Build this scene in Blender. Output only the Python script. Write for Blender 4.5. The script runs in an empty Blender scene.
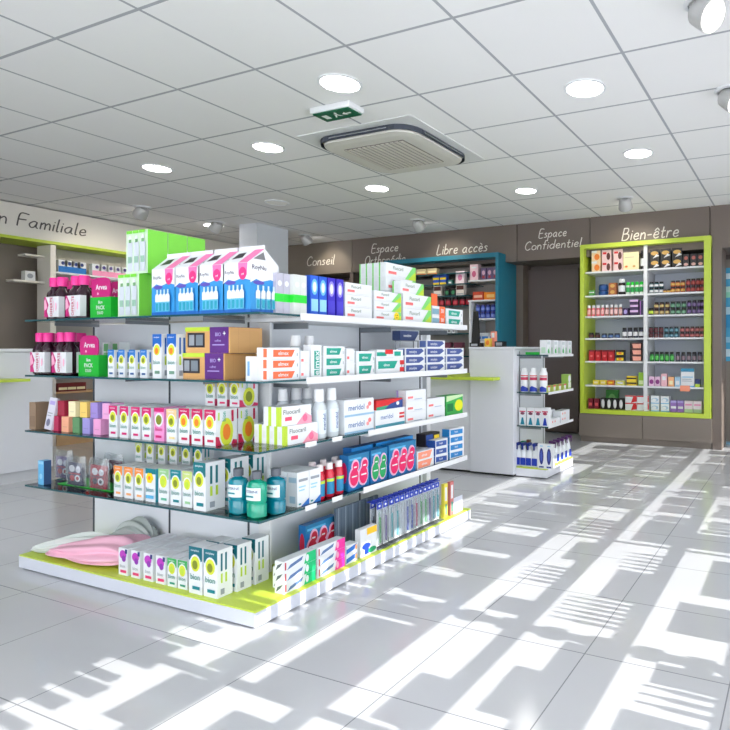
import bpy, math, random
from mathutils import Vector, Matrix
random.seed(7)
sc = bpy.context.scene
COL = sc.collection
PI = math.pi

# ------------------------------------------------------------------ camera
CAM_H, YAW, FPX = 1.0, 0.415, 599.2
CY, SY = math.cos(YAW), math.sin(YAW)
cam = bpy.data.cameras.new('camera'); co = bpy.data.objects.new('camera', cam); COL.objects.link(co)
co.location = (0, 0, CAM_H); co.rotation_euler = (PI/2, 0, YAW)
cam.sensor_width = 36; cam.lens = 36*FPX/730; cam.shift_x = -(537-365)/730; cam.shift_y = -(365-350)/730
cam.clip_start = 0.05; cam.clip_end = 200
sc.camera = co
def lx(px, Y):                      # world X where a sight line meets the plane Y
    u = (px-537)/FPX; return Y*(u*CY-SY)/(CY+u*SY)
def ry(px, X):                      # world Y where a sight line meets the plane X
    u = (px-537)/FPX; return X*(CY+u*SY)/(u*CY-SY)
def cl(px, py, z=2.463):            # point on the ceiling
    d = FPX*(z-CAM_H)/(350-py); r = (px-537)/FPX*d; return (r*CY-d*SY, r*SY+d*CY)

# ------------------------------------------------------------------ materials
def lin(c): return tuple((x/12.92 if x <= .04045 else ((x+.055)/1.055)**2.4) for x in c)
MATS = {}
def M(name, rgb=None, rough=.5, metal=0, emit=0, trans=0, coat=0, alpha=1, spec=.5):
    if name in MATS: return MATS[name]
    m = bpy.data.materials.new(name); m.use_nodes = True
    b = m.node_tree.nodes['Principled BSDF']
    c = lin([v/255 for v in rgb]) + (1,)
    b.inputs['Base Color'].default_value = c
    b.inputs['Roughness'].default_value = rough; b.inputs['Metallic'].default_value = metal
    b.inputs['Specular IOR Level'].default_value = spec
    if trans: b.inputs['Transmission Weight'].default_value = trans
    if coat: b.inputs['Coat Weight'].default_value = coat
    if alpha < 1: b.inputs['Alpha'].default_value = alpha
    if emit:
        b.inputs['Emission Color'].default_value = c; b.inputs['Emission Strength'].default_value = emit
    # faint procedural mottling so nothing is a perfectly flat tone
    nt = m.node_tree
    if not emit and not trans and alpha == 1:
        n = nt.nodes.new('ShaderNodeTexNoise'); n.inputs['Scale'].default_value = 9
        tc = nt.nodes.new('ShaderNodeTexCoord'); nt.links.new(tc.outputs['Object'], n.inputs['Vector'])
        mr = nt.nodes.new('ShaderNodeMapRange'); mr.inputs['To Min'].default_value = rough*.85; mr.inputs['To Max'].default_value = min(1, rough*1.15)
        nt.links.new(n.outputs['Fac'], mr.inputs['Value']); nt.links.new(mr.outputs['Result'], b.inputs['Roughness'])
    MATS[name] = m; return m
def C(rgb, rough=.42): return M('print_%02x%02x%02x_%d' % (*rgb, rough*100), rgb, rough)
def grid_mat(name, base, line, px, py, ox, oy, w, rough, rr=.02, noise=.02, bump=0, spec=.5):
    m = bpy.data.materials.new(name); m.use_nodes = True; nt = m.node_tree; b = nt.nodes['Principled BSDF']
    N = nt.nodes.new; L = nt.links.new
    tc = N('ShaderNodeTexCoord'); sp = N('ShaderNodeSeparateXYZ'); L(tc.outputs['Object'], sp.inputs[0])
    def mth(op, a, b_=None):
        n = N('ShaderNodeMath'); n.operation = op
        for i, q in enumerate((a, b_)):
            if q is None: continue
            if isinstance(q, (int, float)): n.inputs[i].default_value = q
            else: L(q, n.inputs[i])
        return n.outputs[0]
    def ax(o, p, off):
        t = mth('DIVIDE', mth('SUBTRACT', o, off), p); f = mth('FRACT', mth('ADD', t, 100.5))
        d = mth('MULTIPLY', mth('ABSOLUTE', mth('SUBTRACT', f, .5)), p); return mth('LESS_THAN', d, w/2)
    ln = mth('MAXIMUM', ax(sp.outputs[0], px, ox), ax(sp.outputs[1], py, oy))
    tile = N('ShaderNodeTexWhiteNoise'); tile.noise_dimensions = '2D'
    cb = N('ShaderNodeCombineXYZ')
    L(mth('FLOOR', mth('DIVIDE', mth('SUBTRACT', sp.outputs[0], ox), px)), cb.inputs[0]); L(mth('FLOOR', mth('DIVIDE', mth('SUBTRACT', sp.outputs[1], oy), py)), cb.inputs[1])
    L(cb.outputs[0], tile.inputs['Vector'])
    ns = N('ShaderNodeTexNoise'); ns.inputs['Scale'].default_value = 3.5; ns.inputs['Detail'].default_value = 6; L(tc.outputs['Object'], ns.inputs['Vector'])
    mix = mth('ADD', mth('MULTIPLY', tile.outputs['Value'], noise), mth('MULTIPLY', ns.outputs['Fac'], noise*1.5))
    hs = N('ShaderNodeHueSaturation'); hs.inputs['Color'].default_value = lin([v/255 for v in base])+(1,); L(mth('ADD', mth('SUBTRACT', mix, noise*1.25), 1), hs.inputs['Value'])
    mc = N('ShaderNodeMix'); mc.data_type = 'RGBA'; L(ln, mc.inputs[0]); L(hs.outputs[0], mc.inputs[6]); mc.inputs[7].default_value = lin([v/255 for v in line])+(1,)
    L(mc.outputs[2], b.inputs['Base Color'])
    L(mth('ADD', mth('MULTIPLY', ns.outputs['Fac'], rr), rough), b.inputs['Roughness']); b.inputs['Specular IOR Level'].default_value = spec
    bp = N('ShaderNodeBump'); bp.inputs['Strength'].default_value = .3; bp.inputs['Distance'].default_value = .002; L(mth('SUBTRACT', 1, ln), bp.inputs['Height']); L(bp.outputs[0], b.inputs['Normal'])
    return m
def glass_mat(name, tint, gloss=.08, rough=.02, haze=0):
    m = bpy.data.materials.new(name); m.use_nodes = True; nt = m.node_tree; nt.nodes.remove(nt.nodes['Principled BSDF'])
    N = nt.nodes.new; L = nt.links.new; out = nt.nodes['Material Output']
    t = N('ShaderNodeBsdfTransparent'); t.inputs[0].default_value = lin([v/255 for v in tint])+(1,)
    g = N('ShaderNodeBsdfGlossy'); g.inputs['Roughness'].default_value = rough
    fr = N('ShaderNodeFresnel'); fr.inputs[0].default_value = 1.45
    ad = N('ShaderNodeMath'); ad.operation = 'ADD'; ad.inputs[1].default_value = gloss; L(fr.outputs[0], ad.inputs[0]); ad.use_clamp = True
    mx = N('ShaderNodeMixShader'); L(ad.outputs[0], mx.inputs[0]); L(t.outputs[0], mx.inputs[1]); L(g.outputs[0], mx.inputs[2])
    last = mx
    if haze:
        df = N('ShaderNodeBsdfDiffuse'); df.inputs[0].default_value = (.8, .85, .88, 1)
        m2 = N('ShaderNodeMixShader'); m2.inputs[0].default_value = haze; L(mx.outputs[0], m2.inputs[1]); L(df.outputs[0], m2.inputs[2]); last = m2
    L(last.outputs[0], out.inputs[0]); MATS[name] = m; return m

floor_m = grid_mat('floor_tiles', (197, 199, 204), (142, 144, 150), .457, .457, -.652, 1.412, .004, .11, .06, .03, spec=.5)
ceil_m = grid_mat('ceiling_tiles', (242, 242, 243), (172, 175, 182), .6, .602, -2.004, 2.868, .016, .75, .05, .015, spec=.3)
brown = M('brown_laminate', (116, 104, 97), .5); dkbrown = M('dark_brown_laminate', (102, 90, 86), .5); taupe = M('taupe_panel', (128, 118, 110), .5)
white = M('white_laminate', (226, 228, 236), .3); offwhite = M('off_white_panel', (226, 222, 214), .45); panel = M('back_panel_grey', (226, 230, 238), .4)
lime = M('lime_laminate', (192, 214, 66), .35); limeedge = M('lime_edge', (194, 216, 70), .35); teal = M('teal_laminate', (40, 124, 150), .4)
metalgrey = M('grey_metal', (140, 145, 152), .35, .6); whitemetal = M('white_metal', (230, 232, 236), .35); black = M('black_plastic', (18, 18, 20), .35)
chrome = M('chrome', (200, 200, 205), .15, 1); slot = M('dark_slot', (70, 76, 88), .6)
glass = glass_mat('shelf_glass', (222, 236, 236), .03); glassedge = M('glass_edge', (40, 84, 92), .2); clear = glass_mat('clear_plastic', (232, 238, 242), .06, .08, .12)
bagm = glass_mat('bag_plastic', (240, 244, 246), .05, .12, .1); window_glass = glass_mat('window_glass', (250, 252, 252), 0)
wallw = M('white_wall', (222, 220, 216), .7); wood = M('light_wood', (214, 176, 132), .55)

# ------------------------------------------------------------------ mesh builder
TXT = {}
def text_tris(s):
    if s in TXT: return TXT[s]
    cu = bpy.data.curves.new('t', 'FONT'); cu.body = s; cu.resolution_u = 2; cu.align_x = 'CENTER'; cu.align_y = 'CENTER'; cu.offset = .012
    o = bpy.data.objects.new('t', cu); me = o.to_mesh()
    vs = [(v.co.x, v.co.y) for v in me.vertices]; fs = [tuple(p.vertices) for p in me.polygons]
    o.to_mesh_clear(); bpy.data.objects.remove(o); bpy.data.curves.remove(cu)
    TXT[s] = (vs, fs); return TXT[s]
class MB:
    def __init__(s): s.v = []; s.f = []; s.mi = []; s.mats = []
    def k(s, m):
        if m not in s.mats: s.mats.append(m)
        return s.mats.index(m)
    def poly(s, pts, m):
        n = len(s.v); s.v += [tuple(p) for p in pts]; s.f.append(tuple(range(n, n+len(pts)))); s.mi.append(s.k(m))
    def raw(s, vs, fs, m):
        n = len(s.v); s.v += [tuple(p) for p in vs]; i = s.k(m)
        for f in fs: s.f.append(tuple(q+n for q in f)); s.mi.append(i)
    def box(s, x0, y0, z0, x1, y1, z1, m, side=None):
        vs = [(x0,y0,z0),(x1,y0,z0),(x1,y1,z0),(x0,y1,z0),(x0,y0,z1),(x1,y0,z1),(x1,y1,z1),(x0,y1,z1)]
        s.raw(vs, [(0,3,2,1),(4,5,6,7)], m); n = len(s.v)-8; i = s.k(side or m)
        for f in [(0,1,5,4),(1,2,6,5),(2,3,7,6),(3,0,4,7)]: s.f.append(tuple(q+n for q in f)); s.mi.append(i)
        return s
    def lathe(s, prof, m, cx=0, cy=0, z=0, seg=14, sx=1, sy=1, cap=True):
        vs = []; fs = []
        for r, h in prof:
            for i in range(seg):
                a = 2*PI*i/seg; vs.append((cx+r*sx*math.cos(a), cy+r*sy*math.sin(a), z+h))
        for j in range(len(prof)-1):
            for i in range(seg):
                a, b = j*seg+i, j*seg+(i+1) % seg; fs.append((a, b, b+seg, a+seg))
        if cap: fs.append(tuple(range(seg))[::-1]); fs.append(tuple((len(prof)-1)*seg+i for i in range(seg)))
        s.raw(vs, fs, m); return s
    def tube(s, pts, r, m, seg=8):
        vs = []; fs = []; P = [Vector(p) for p in pts]
        for j, p in enumerate(P):
            t = (P[min(j+1, len(P)-1)]-P[max(j-1, 0)]).normalized()
            a = t.cross(Vector((0, 0, 1)));
            if a.length < .1: a = t.cross(Vector((1, 0, 0)))
            a.normalize(); b = t.cross(a)
            for i in range(seg): q = p+a*r*math.cos(2*PI*i/seg)+b*r*math.sin(2*PI*i/seg); vs.append(tuple(q))
        for j in range(len(P)-1):
            for i in range(seg):
                c, d = j*seg+i, j*seg+(i+1) % seg; fs.append((c, d, d+seg, c+seg))
        fs.append(tuple(range(seg))[::-1]); fs.append(tuple((len(P)-1)*seg+i for i in range(seg)))
        s.raw(vs, fs, m); return s
    def bend(s, fn): s.v = [fn(*p) for p in s.v]; return s
    def build(s, name, parent=None, smooth=False, bevel=0, loc=None, rz=0, link=True):
        me = bpy.data.meshes.new(name); me.from_pydata(s.v, [], s.f)
        for m in s.mats: me.materials.append(m)
        me.polygons.foreach_set('material_index', s.mi)
        if smooth: me.polygons.foreach_set('use_smooth', [True]*len(s.f)); me.set_sharp_from_angle(angle=.7)
        me.update(); o = bpy.data.objects.new(name, me)
        if link: COL.objects.link(o)
        if parent: o.parent = parent
        if loc: o.location = loc
        if rz: o.rotation_euler = (0, 0, rz)
        if bevel:
            b = o.modifiers.new('bevel', 'BEVEL'); b.width = bevel; b.segments = 2; b.limit_method = 'ANGLE'; b.harden_normals = False
        return o
def tag(o, label, cat, group=None):
    o['label'] = label; o['category'] = cat
    if group: o['group'] = group
    return o
def struct(o): o['kind'] = 'structure'; return o
def empty(name, loc=(0, 0, 0), rz=0):
    o = bpy.data.objects.new(name, None); COL.objects.link(o); o.location = loc; o.rotation_euler = (0, 0, rz); o.empty_display_size = .05; return o
KIDS = {}
def kids(o):
    return [c for c in bpy.data.objects if c.parent == o]
def dup(o):
    if o.name not in KIDS: KIDS[o.name] = [(c, kids(c)) for c in kids(o)] if o.type == 'EMPTY' else []
    r = o.copy(); COL.objects.link(r)
    for c, gs in KIDS[o.name]:
        d = c.copy(); COL.objects.link(d); d.parent = r
        for g in gs: e = g.copy(); COL.objects.link(e); e.parent = d
    return r

# a printed face: list of ('r',u0,v0,u1,v1,mat) ('d',cu,cv,ru,rv,mat) ('t',cu,cv,size,text,mat[,turn]) ('p',pts,mat); u,v are fractions of the face
def printed(mb, spec, w, h, fn, base_off=.0004):
    for i, q in enumerate(spec):
        off = base_off*(i+1)
        if q[0] == 'r': mb.poly([fn(u*w, v*h, off) for u, v in ((q[1],q[2]),(q[3],q[2]),(q[3],q[4]),(q[1],q[4]))], q[5])
        elif q[0] == 'd':
            mb.poly([fn(q[1]*w+q[3]*w*math.cos(a*PI/7), q[2]*h+q[4]*h*math.sin(a*PI/7), off) for a in range(14)], q[5])
        elif q[0] == 'p': mb.poly([fn(u*w, v*h, off) for u, v in q[1]], q[2])
        elif q[0] == 't':
            vs, fs = text_tris(q[4]); z = q[3]*h; tr = q[6] if len(q) > 6 else 0; sx = q[7] if len(q) > 7 else 1
            pts = []
            for x, y in vs:
                x *= sx
                if tr: x, y = -y, x
                pts.append(fn(q[1]*w+x*z, q[2]*h+y*z, off))
            mb.raw(pts, fs, q[5])
def carton_mb(w, h, d, body, front=(), right=(), left=(), top=(), topm=None, off=.0004, mb=None, x=0, y=0, z=0, gap=.0006):
    mb = mb or MB(); W, D, H = w/2-gap, d, h
    mb.box(x-W, y, z, x+W, y+D, z+H, body)
    printed(mb, front, w, h, lambda u, v, o: (x-w/2+u, y-o, z+v), off)
    printed(mb, right, d, h, lambda u, v, o: (x+W+o, y+u, z+v), off)
    printed(mb, left, d, h, lambda u, v, o: (x-W-o, y+d-u, z+v), off)
    printed(mb, top, w, d, lambda u, v, o: (x-w/2+u, y+v, z+H+o), off)
    return mb
def carton(name, w, h, d, body, **k): return carton_mb(w, h, d, body, **k).build(name)

ORD = ['first', 'second', 'third', 'fourth', 'fifth', 'sixth', 'seventh', 'eighth', 'ninth', 'tenth', 'eleventh', 'twelfth', 'thirteenth', 'fourteenth', 'fifteenth', 'sixteenth', 'seventeenth', 'eighteenth', 'nineteenth', 'twentieth']
def nth(i, n, way='from the left'):
    if n == 1: return ''
    return ORD[i]+' '+way
FACE = {'L': 0, 'R': PI/2, 'B': 0}
def row(make, places, cat, fmt, group, face='L', tier=None, way='from the left', jit=.0):
    """places: list of (x, y, z); the made thing first, copies after it; every one gets its own label"""
    o0 = make(); n = len(places)
    out = []
    for i, (x, y, z) in enumerate(places):
        o = o0 if i == 0 else dup(o0)
        if i == 0 and o0.type == 'EMPTY': KIDS[o0.name] = [(c, kids(c)) for c in kids(o0)]
        o.location = (x, y, z); o.rotation_euler = (0, 0, FACE[face]+random.uniform(-jit, jit))
        lab = fmt[i] if isinstance(fmt, (list, tuple)) else fmt.replace('#', nth(i, n, way))
        tag(o, ' '.join(lab.split()), cat, group if n > 1 else None); out.append(o)
    return out
def tiers(n): return {2: ['bottom', 'top'], 3: ['bottom', 'middle', 'top'], 4: ['bottom', 'second lowest', 'third lowest', 'top']}[n]
def stack(make, x, y, z, h, n, cat, desc, group, face='R', jit=.01):
    row(make, [(x, y, z+i*(h+.0008)) for i in range(n)], cat, [(desc+', '+t+' of its stack') for t in (tiers(n) if n > 1 else [''])] if n > 1 else [desc], group, face, jit=jit)

WORLD, SUN, EXPO = 4.2, 7.6, 0.08
# ------------------------------------------------------------------ the room
CH = 2.463; XL, XR, YF, YB = -7.5, 2.2, -2.5, 6.78; BH = 6.28
struct(MB().box(XL-.1, YF-.1, -.1, XR+.1, YB+.1, 0, floor_m).build('floor'))
struct(MB().box(XL-.1, YF-.1, CH, XR+.1, YB+.1, CH+.1, ceil_m).build('ceiling'))
struct(MB().box(XL-.1, YF-.1, 0, XL, YB+.1, CH, taupe).build('wall_left'))
struct(MB().box(XL, YB, 0, XR, YB+.1, CH, dkbrown).build('wall_back'))
# bulkhead above the wall units, in panels
bx = [XL, lx(286, BH), lx(352, BH), lx(517, BH), lx(590, BH), lx(710, BH), XR]
for i in range(len(bx)-1):
    struct(MB().box(bx[i]+.004, BH, 2.03, bx[i+1]-.004, YB, CH, taupe if i in (1,) else brown).build('trim_%d' % (i+1), bevel=.002))
# tall wall panels between the recessed doors
struct(MB().box(lx(352, 6.3)-.04, 6.3, 0, lx(352, 6.3)+.02, YB, 2.03, dkbrown).build('trim_7'))
struct(MB().box(lx(712, 6.6), 6.6, 0, lx(717, 6.6), YB, 2.03, brown).build('trim_8'))
struct(MB().box(lx(718, 6.7), 6.7, .02, lx(718, 6.7)+.95, 6.76, 1.97, M('door_taupe', (140, 132, 124), .45)).build('door_1', bevel=.003))
struct(MB().box(lx(523, 6.7)-.02, 6.71, .02, lx(578, 6.7), 6.76, 1.98, M('door_brown', (96, 84, 82), .5)).build('door_2', bevel=.003))
struct(MB().box(lx(717, 6.6), 6.62, 0, lx(717, 6.6)+1.2, 6.7, .02, M('blue_sill', (150, 190, 215), .4)).build('trim_9'))
# pillar near the back
struct(MB().box(-6.0, 5.0, 0, -5.72, 5.46, CH, M('pillar_paint', (216, 220, 228), .6)).build('column_1'))
# left side: family advice corner
struct(MB().box(-7.5, .3, 2.125, -7.1, 6.28, 2.45, M('sign_band', (228, 224, 216), .5)).build('trim_10', bevel=.002))
struct(MB().box(-7.5, .3, 2.095, -7.08, 6.28, 2.124, lime).build('trim_11'))
struct(MB().box(-7.499, 3.19, 0, -7.47, 3.2, 2.09, dkbrown).build('trim_12'))

# shop windows: right side and behind the viewer
def window(n, a, b, along, pos, z0, z1):
    f = MB(); t = .05; fr = M('window_frame_grey', (120, 124, 130), .4, .3)
    def bar(u0, u1, w0, w1):
        if along == 'y': f.box(pos-.03, u0, w0, pos+.03, u1, w1, fr)
        else: f.box(u0, pos-.03, w0, u1, pos+.03, w1, fr)
    bar(a, b, z0, z0+t); bar(a, b, z1-t, z1); bar(a, a+t, z0+t, z1-t); bar(b-t, b, z0+t, z1-t)
    w = struct(f.build('window_%d' % n)); g = MB()
    if along == 'y': g.poly([(pos, a+t, z0+t), (pos, b-t, z0+t), (pos, b-t, z1-t), (pos, a+t, z1-t)], window_glass)
    else: g.poly([(a+t, pos, z0+t), (b-t, pos, z0+t), (b-t, pos, z1-t), (a+t, pos, z1-t)], window_glass)
    g.build('glass', w)
wr = MB().box(XR, YF-.1, 0, XR+.1, YB+.1, .12, wallw); wr.box(XR, YF-.1, 2.36, XR+.1, YB+.1, CH, wallw); wr.box(XR, 6.4, .12, XR+.1, YB+.1, 2.36, wallw)
struct(wr.build('wall_right'))
window(1, -2.5, -.4, 'y', XR+.05, .12, 2.36); window(2, -.4, 6.4, 'y', XR+.05, .12, 2.36)
wf = MB().box(XL, YF-.1, 0, XR, YF, .12, wallw); wf.box(XL, YF-.1, 2.36, XR, YF, CH, wallw); wf.box(XL, YF-.1, .12, -5.2, YF, 2.36, wallw)
struct(wf.build('wall_front'))
window(3, -5.2, -1.5, 'x', YF-.05, .12, 2.36); window(4, -1.5, 2.2, 'x', YF-.05, .12, 2.36)

# ------------------------------------------------------------------ handwriting (pen strokes)
G = {
'B': (.5, [[(0,0),(.02,1)], [(.02,1),(.3,.98),(.38,.8),(.28,.57),(.03,.52)], [(.03,.52),(.38,.5),(.48,.27),(.33,.02),(0,0)]]),
'C': (.5, [[(.5,.82),(.35,1),(.1,.82),(0,.45),(.1,.1),(.3,0),(.5,.14)]]),
'E': (.45, [[(.45,1),(.03,.98),(0,.02),(.45,0)], [(.02,.52),(.38,.54)]]),
'F': (.45, [[(.47,1),(.03,.98),(0,0)], [(.02,.52),(.38,.54)]]),
'L': (.42, [[(.06,1),(0,.02),(.42,.05)]]),
'O': (.58, [[(.3,1),(.08,.85),(0,.45),(.12,.06),(.32,0),(.52,.25),(.56,.6),(.45,.92),(.28,1)]]),
'a': (.45, [[(.38,.46),(.2,.52),(0,.28),(.1,.02),(.28,.08),(.38,.42)], [(.38,.46),(.37,.1),(.46,0)]]),
'b': (.4, [[(.03,1),(0,0)], [(0,.35),(.2,.52),(.4,.3),(.25,.02),(0,.06)]]),
'c': (.36, [[(.35,.43),(.2,.52),(.02,.28),(.12,.02),(.36,.08)]]),
'd': (.42, [[(.4,.4),(.2,.52),(0,.28),(.12,.02),(.3,.06),(.4,.3)], [(.43,1),(.4,0)]]),
'e': (.38, [[(.03,.26),(.34,.3),(.27,.52),(.08,.45),(.02,.2),(.15,0),(.38,.08)]]),
'f': (.3, [[(.38,.93),(.22,1),(.14,.78),(.12,0)], [(0,.52),(.3,.54)]]),
'h': (.34, [[(.02,1),(0,0)], [(0,.3),(.2,.52),(.32,.38),(.33,0)]]),
'i': (.05, [[(.03,.5),(.02,0)], [(.04,.7),(.045,.72)]]),
'l': (.1, [[(.04,1),(.02,.05),(.1,0)]]),
'm': (.52, [[(0,.5),(0,0)], [(0,.33),(.15,.52),(.24,.38),(.24,0)], [(.24,.33),(.4,.52),(.5,.38),(.51,0)]]),
'n': (.34, [[(0,.5),(0,0)], [(0,.33),(.18,.52),(.3,.38),(.33,0)]]),
'o': (.4, [[(.2,.52),(.03,.4),(.03,.1),(.2,0),(.38,.12),(.38,.4),(.18,.52)]]),
'p': (.4, [[(0,.5),(-.01,-.38)], [(0,.33),(.2,.52),(.39,.28),(.22,.02),(0,.08)]]),
'r': (.28, [[(0,.5),(0,0)], [(0,.3),(.12,.5),(.28,.48)]]),
's': (.32, [[(.3,.45),(.15,.52),(.05,.4),(.26,.22),(.22,.04),(0,.03)]]),
't': (.3, [[(.12,.85),(.1,.1),(.2,0),(.3,.05)], [(0,.52),(.28,.54)]]),
'-': (.3, [[(.02,.3),(.28,.32)]]), ' ': (.25, []), '|': (0, [])}
ACC = {'ê': ('e', [[(.05,.62),(.2,.8),(.35,.62)]]), 'è': ('e', [[(.08,.82),(.26,.66)]]), 'é': ('e', [[(.12,.64),(.32,.84)]])}
def smooth(p, k=5):
    if len(p) < 3: return p
    out = []; q = [p[0]]+p+[p[-1]]
    for i in range(1, len(q)-2):
        for j in range(k):
            t = j/k; a, b, c, d = q[i-1], q[i], q[i+1], q[i+2]
            out.append(tuple(.5*(2*b[n]+(c[n]-a[n])*t+(2*a[n]-5*b[n]+4*c[n]-d[n])*t*t+(-a[n]+3*b[n]-3*c[n]+d[n])*t**3) for n in (0, 1)))
    return out+[p[-1]]
def lettering(text, loc, rz, width, height, mat, label, name='wall_lettering', pen=.045):
    lines = text.split('/'); mb = MB(); th = .004; cnt = [0]
    for li, line in enumerate(lines):
        x = 0; strokes = []
        for ch in line:
            w, ss = G[ACC[ch][0]] if ch in ACC else G[ch]
            ss = ss+(ACC[ch][1] if ch in ACC else [])
            for s_ in ss: strokes.append([(x+px, py) for px, py in smooth(s_)])
            x += w+.16
        tot = x-.16; sx = width[li]/tot; oy = -li*height*1.35
        for s_ in strokes:
            P = [((px-tot/2)*sx+py*height*.2, py*height+oy) for px, py in s_]; r = pen*height
            for i, (a, b) in enumerate(P):
                cnt[0] += 1; q0 = th+cnt[0]*.00001; q1 = q0+.000005
                mb.poly([(a+r*math.cos(q*PI/4), -q0, b+r*math.sin(q*PI/4)) for q in range(8)], mat)
                if i+1 < len(P):
                    dx, dz = P[i+1][0]-a, P[i+1][1]-b; L = math.hypot(dx, dz) or 1; nx, nz = -dz/L*r, dx/L*r
                    c, d = P[i+1]
                    mb.raw([(a+nx,-q1,b+nz),(c+nx,-q1,d+nz),(c-nx,-q1,d-nz),(a-nx,-q1,b-nz),(a+nx,-.0005,b+nz),(c+nx,-.0005,d+nz),(c-nx,-.0005,d-nz),(a-nx,-.0005,b-nz)],
                           [(0,1,2,3),(0,4,5,1),(2,6,7,3)], mat)
    o = mb.build(name, loc=loc, rz=rz); tag(o, label, 'lettering'); return o
lw = M('lettering_white', (236, 232, 224), .5); ld = M('lettering_grey', (84, 80, 78), .5)
def bh_text(text, x0, x1, yb, hpx, label, w=None):
    xa, xb = lx(x0, BH), lx(x1, BH); xm = (xa+xb)/2; d = -xm*SY+BH*CY
    lettering(text, (xm, BH-.001, 1+(350-yb)*d/FPX), 0, w or [xb-xa], hpx*d/FPX, lw, label)
def wpx(x0, x1): return lx(x1, BH)-lx(x0, BH)
bh_text('Bien-être', 622, 678, 238.5, 12, 'white handwritten Bien-être lettering above the lime green shelf unit')
bh_text('Libre accès', 437, 487, 253, 10, 'white handwritten Libre accès lettering above the blue framed shelf niche')
bh_text('Conseil', 307, 334, 265, 9, 'white handwritten Conseil lettering on the brown bulkhead beside the pillar')
bh_text('Espace/Confidentiel', 525, 581, 237, 8.5, 'white handwritten Espace Confidentiel lettering above the dark brown door', [wpx(539, 566), wpx(525, 581)])
bh_text('Espace/Orthopédie', 365, 405, 252, 8.5, 'white handwritten Espace Orthopédie lettering above the tallest carton stack', [wpx(371, 397), wpx(365, 405)])
lettering('n Familiale', (-7.1, (ry(0, -7.1)+ry(86, -7.1))/2-.01, 2.235), PI/2, [ry(86, -7.1)-ry(0, -7.1)], .125, ld, 'grey handwritten n Familiale lettering on the pale sign band')

# ------------------------------------------------------------------ ceiling fittings
def circ(mb, cx, cy, z, r0, r1, m, seg=28):
    for i in range(seg):
        a, b = 2*PI*i/seg, 2*PI*(i+1)/seg
        mb.poly([(cx+r0*math.cos(a), cy+r0*math.sin(a), z), (cx+r1*math.cos(a), cy+r1*math.sin(a), z), (cx+r1*math.cos(b), cy+r1*math.sin(b), z), (cx+r0*math.cos(b), cy+r0*math.sin(b), z)], m)
lamp_e = M('lamp_glow', (255, 252, 246), .5, emit=30); lamp_dim = M('lamp_dim', (214, 214, 210), .5, emit=.15)
def downlight(px, py, label, r=.105, lit=True):
    x, y = cl(px, py, CH); t = empty('ceiling_downlight', (x, y, CH)); tag(t, label, 'ceiling light', 'round recessed downlights')
    MB().lathe([(r+.014, 0), (r+.014, -.006), (r, -.009), (r-.004, -.004)], whitemetal, seg=32, cap=False).build('trim_ring', t, True)
    MB().lathe([(r-.004, -.004), (r-.004, -.0045)], lamp_e if lit else lamp_dim, seg=32).build('diffuser', t)
downlight(340, 83, 'bright round downlight in front of the green exit sign'); downlight(585, 88, 'bright round downlight in the ceiling, nearest before the lime shelf unit')
downlight(268, 147, 'bright round downlight beside the air conditioner, behind the exit sign', .1); downlight(157, 168, 'bright round downlight closest to the pale family sign band', .1)
downlight(377, 188, 'bright round downlight just behind the ceiling air conditioner', .1); downlight(638, 153, 'bright round downlight second nearest before the lime shelf unit', .1)
downlight(526, 190.5, 'bright round downlight above the Espace Confidentiel door', .095); downlight(277, 202.5, 'unlit round downlight above the grey pillar', .1, False)
for x, y in ((-6.2, 1.4), (-4.4, .2), (-1.4, .8), (.8, .8), (.8, 3.2), (1.4, 5.2), (-4.4, -1.4), (-6.3, 4.9), (-1.4, -1.2)):  # extra lamps added on the rest of the ceiling as room fill
    t = empty('ceiling_downlight', (x, y, CH)); tag(t, 'round recessed downlight outside the picture', 'ceiling light', 'downlights outside the picture')
    MB().lathe([(.119, 0), (.119, -.006), (.105, -.009), (.101, -.004)], whitemetal, seg=24, cap=False).build('trim_ring', t, True)
    MB().lathe([(.101, -.004), (.101, -.0045)], lamp_e, seg=24).build('diffuser', t)
def spot(px, py, label, ang, r=.07, tilt=.9, on=True):
    x, y = cl(px, py, CH); t = empty('ceiling_spotlight', (x, y, CH)); tag(t, label, 'spotlight', 'swivelling ceiling spotlights')
    MB().lathe([(r*1.15, 0), (r*1.15, -.006), (r*.9, -.012), (r*.86, 0)], whitemetal, seg=24, cap=False).build('trim_ring', t, True)
    rot = Matrix.Rotation(ang, 4, 'Z') @ Matrix.Rotation(tilt, 4, 'Y')
    def fn(a, b, c):
        v = rot @ Vector((a, b, c)); return (v.x, v.y, v.z-.045)
    MB().lathe([(r*.5, .05), (r*.8, .03), (r*.92, -.02), (r, -.06), (r*.9, -.06)], M('spot_grey', (190, 190, 190), .35, .2), seg=22).bend(fn).build('housing', t, True)
    MB().lathe([(r*.88, -.061), (r*.88, -.0625)], M('spot_lens', (255, 250, 240), .5, emit=10), seg=22).bend(fn).build('lens', t)
    v = (Matrix.Rotation(ang, 4, 'Z') @ Matrix.Rotation(tilt, 4, 'Y')) @ Vector((0, 0, -1))
    if on:
        L = bpy.data.lights.new('spot_lamp', 'SPOT'); L.energy = on*1.0; L.spot_size = 1.5; L.spot_blend = .7; L.color = (1, .9, .72); L.shadow_soft_size = .04
        lo = bpy.data.objects.new('spot_lamp', L); COL.objects.link(lo); lo.parent = t; lo.location = (v.x*.08, v.y*.08, -.045+v.z*.08)
        lo.rotation_euler = v.to_track_quat('-Z', 'Y').to_euler()
spot(142, 207, 'swivel spotlight turned to the family sign, nearer one', -.1, on=14); spot(217, 222, 'swivel spotlight turned to the family sign, farther one', -.1, on=14)
spot(305, 235, 'swivel spotlight on the ceiling above the Conseil lettering', -PI*.5, on=10); spot(418, 220, 'swivel spotlight on the ceiling above the Libre accès lettering', -PI*.5, on=10)
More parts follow.
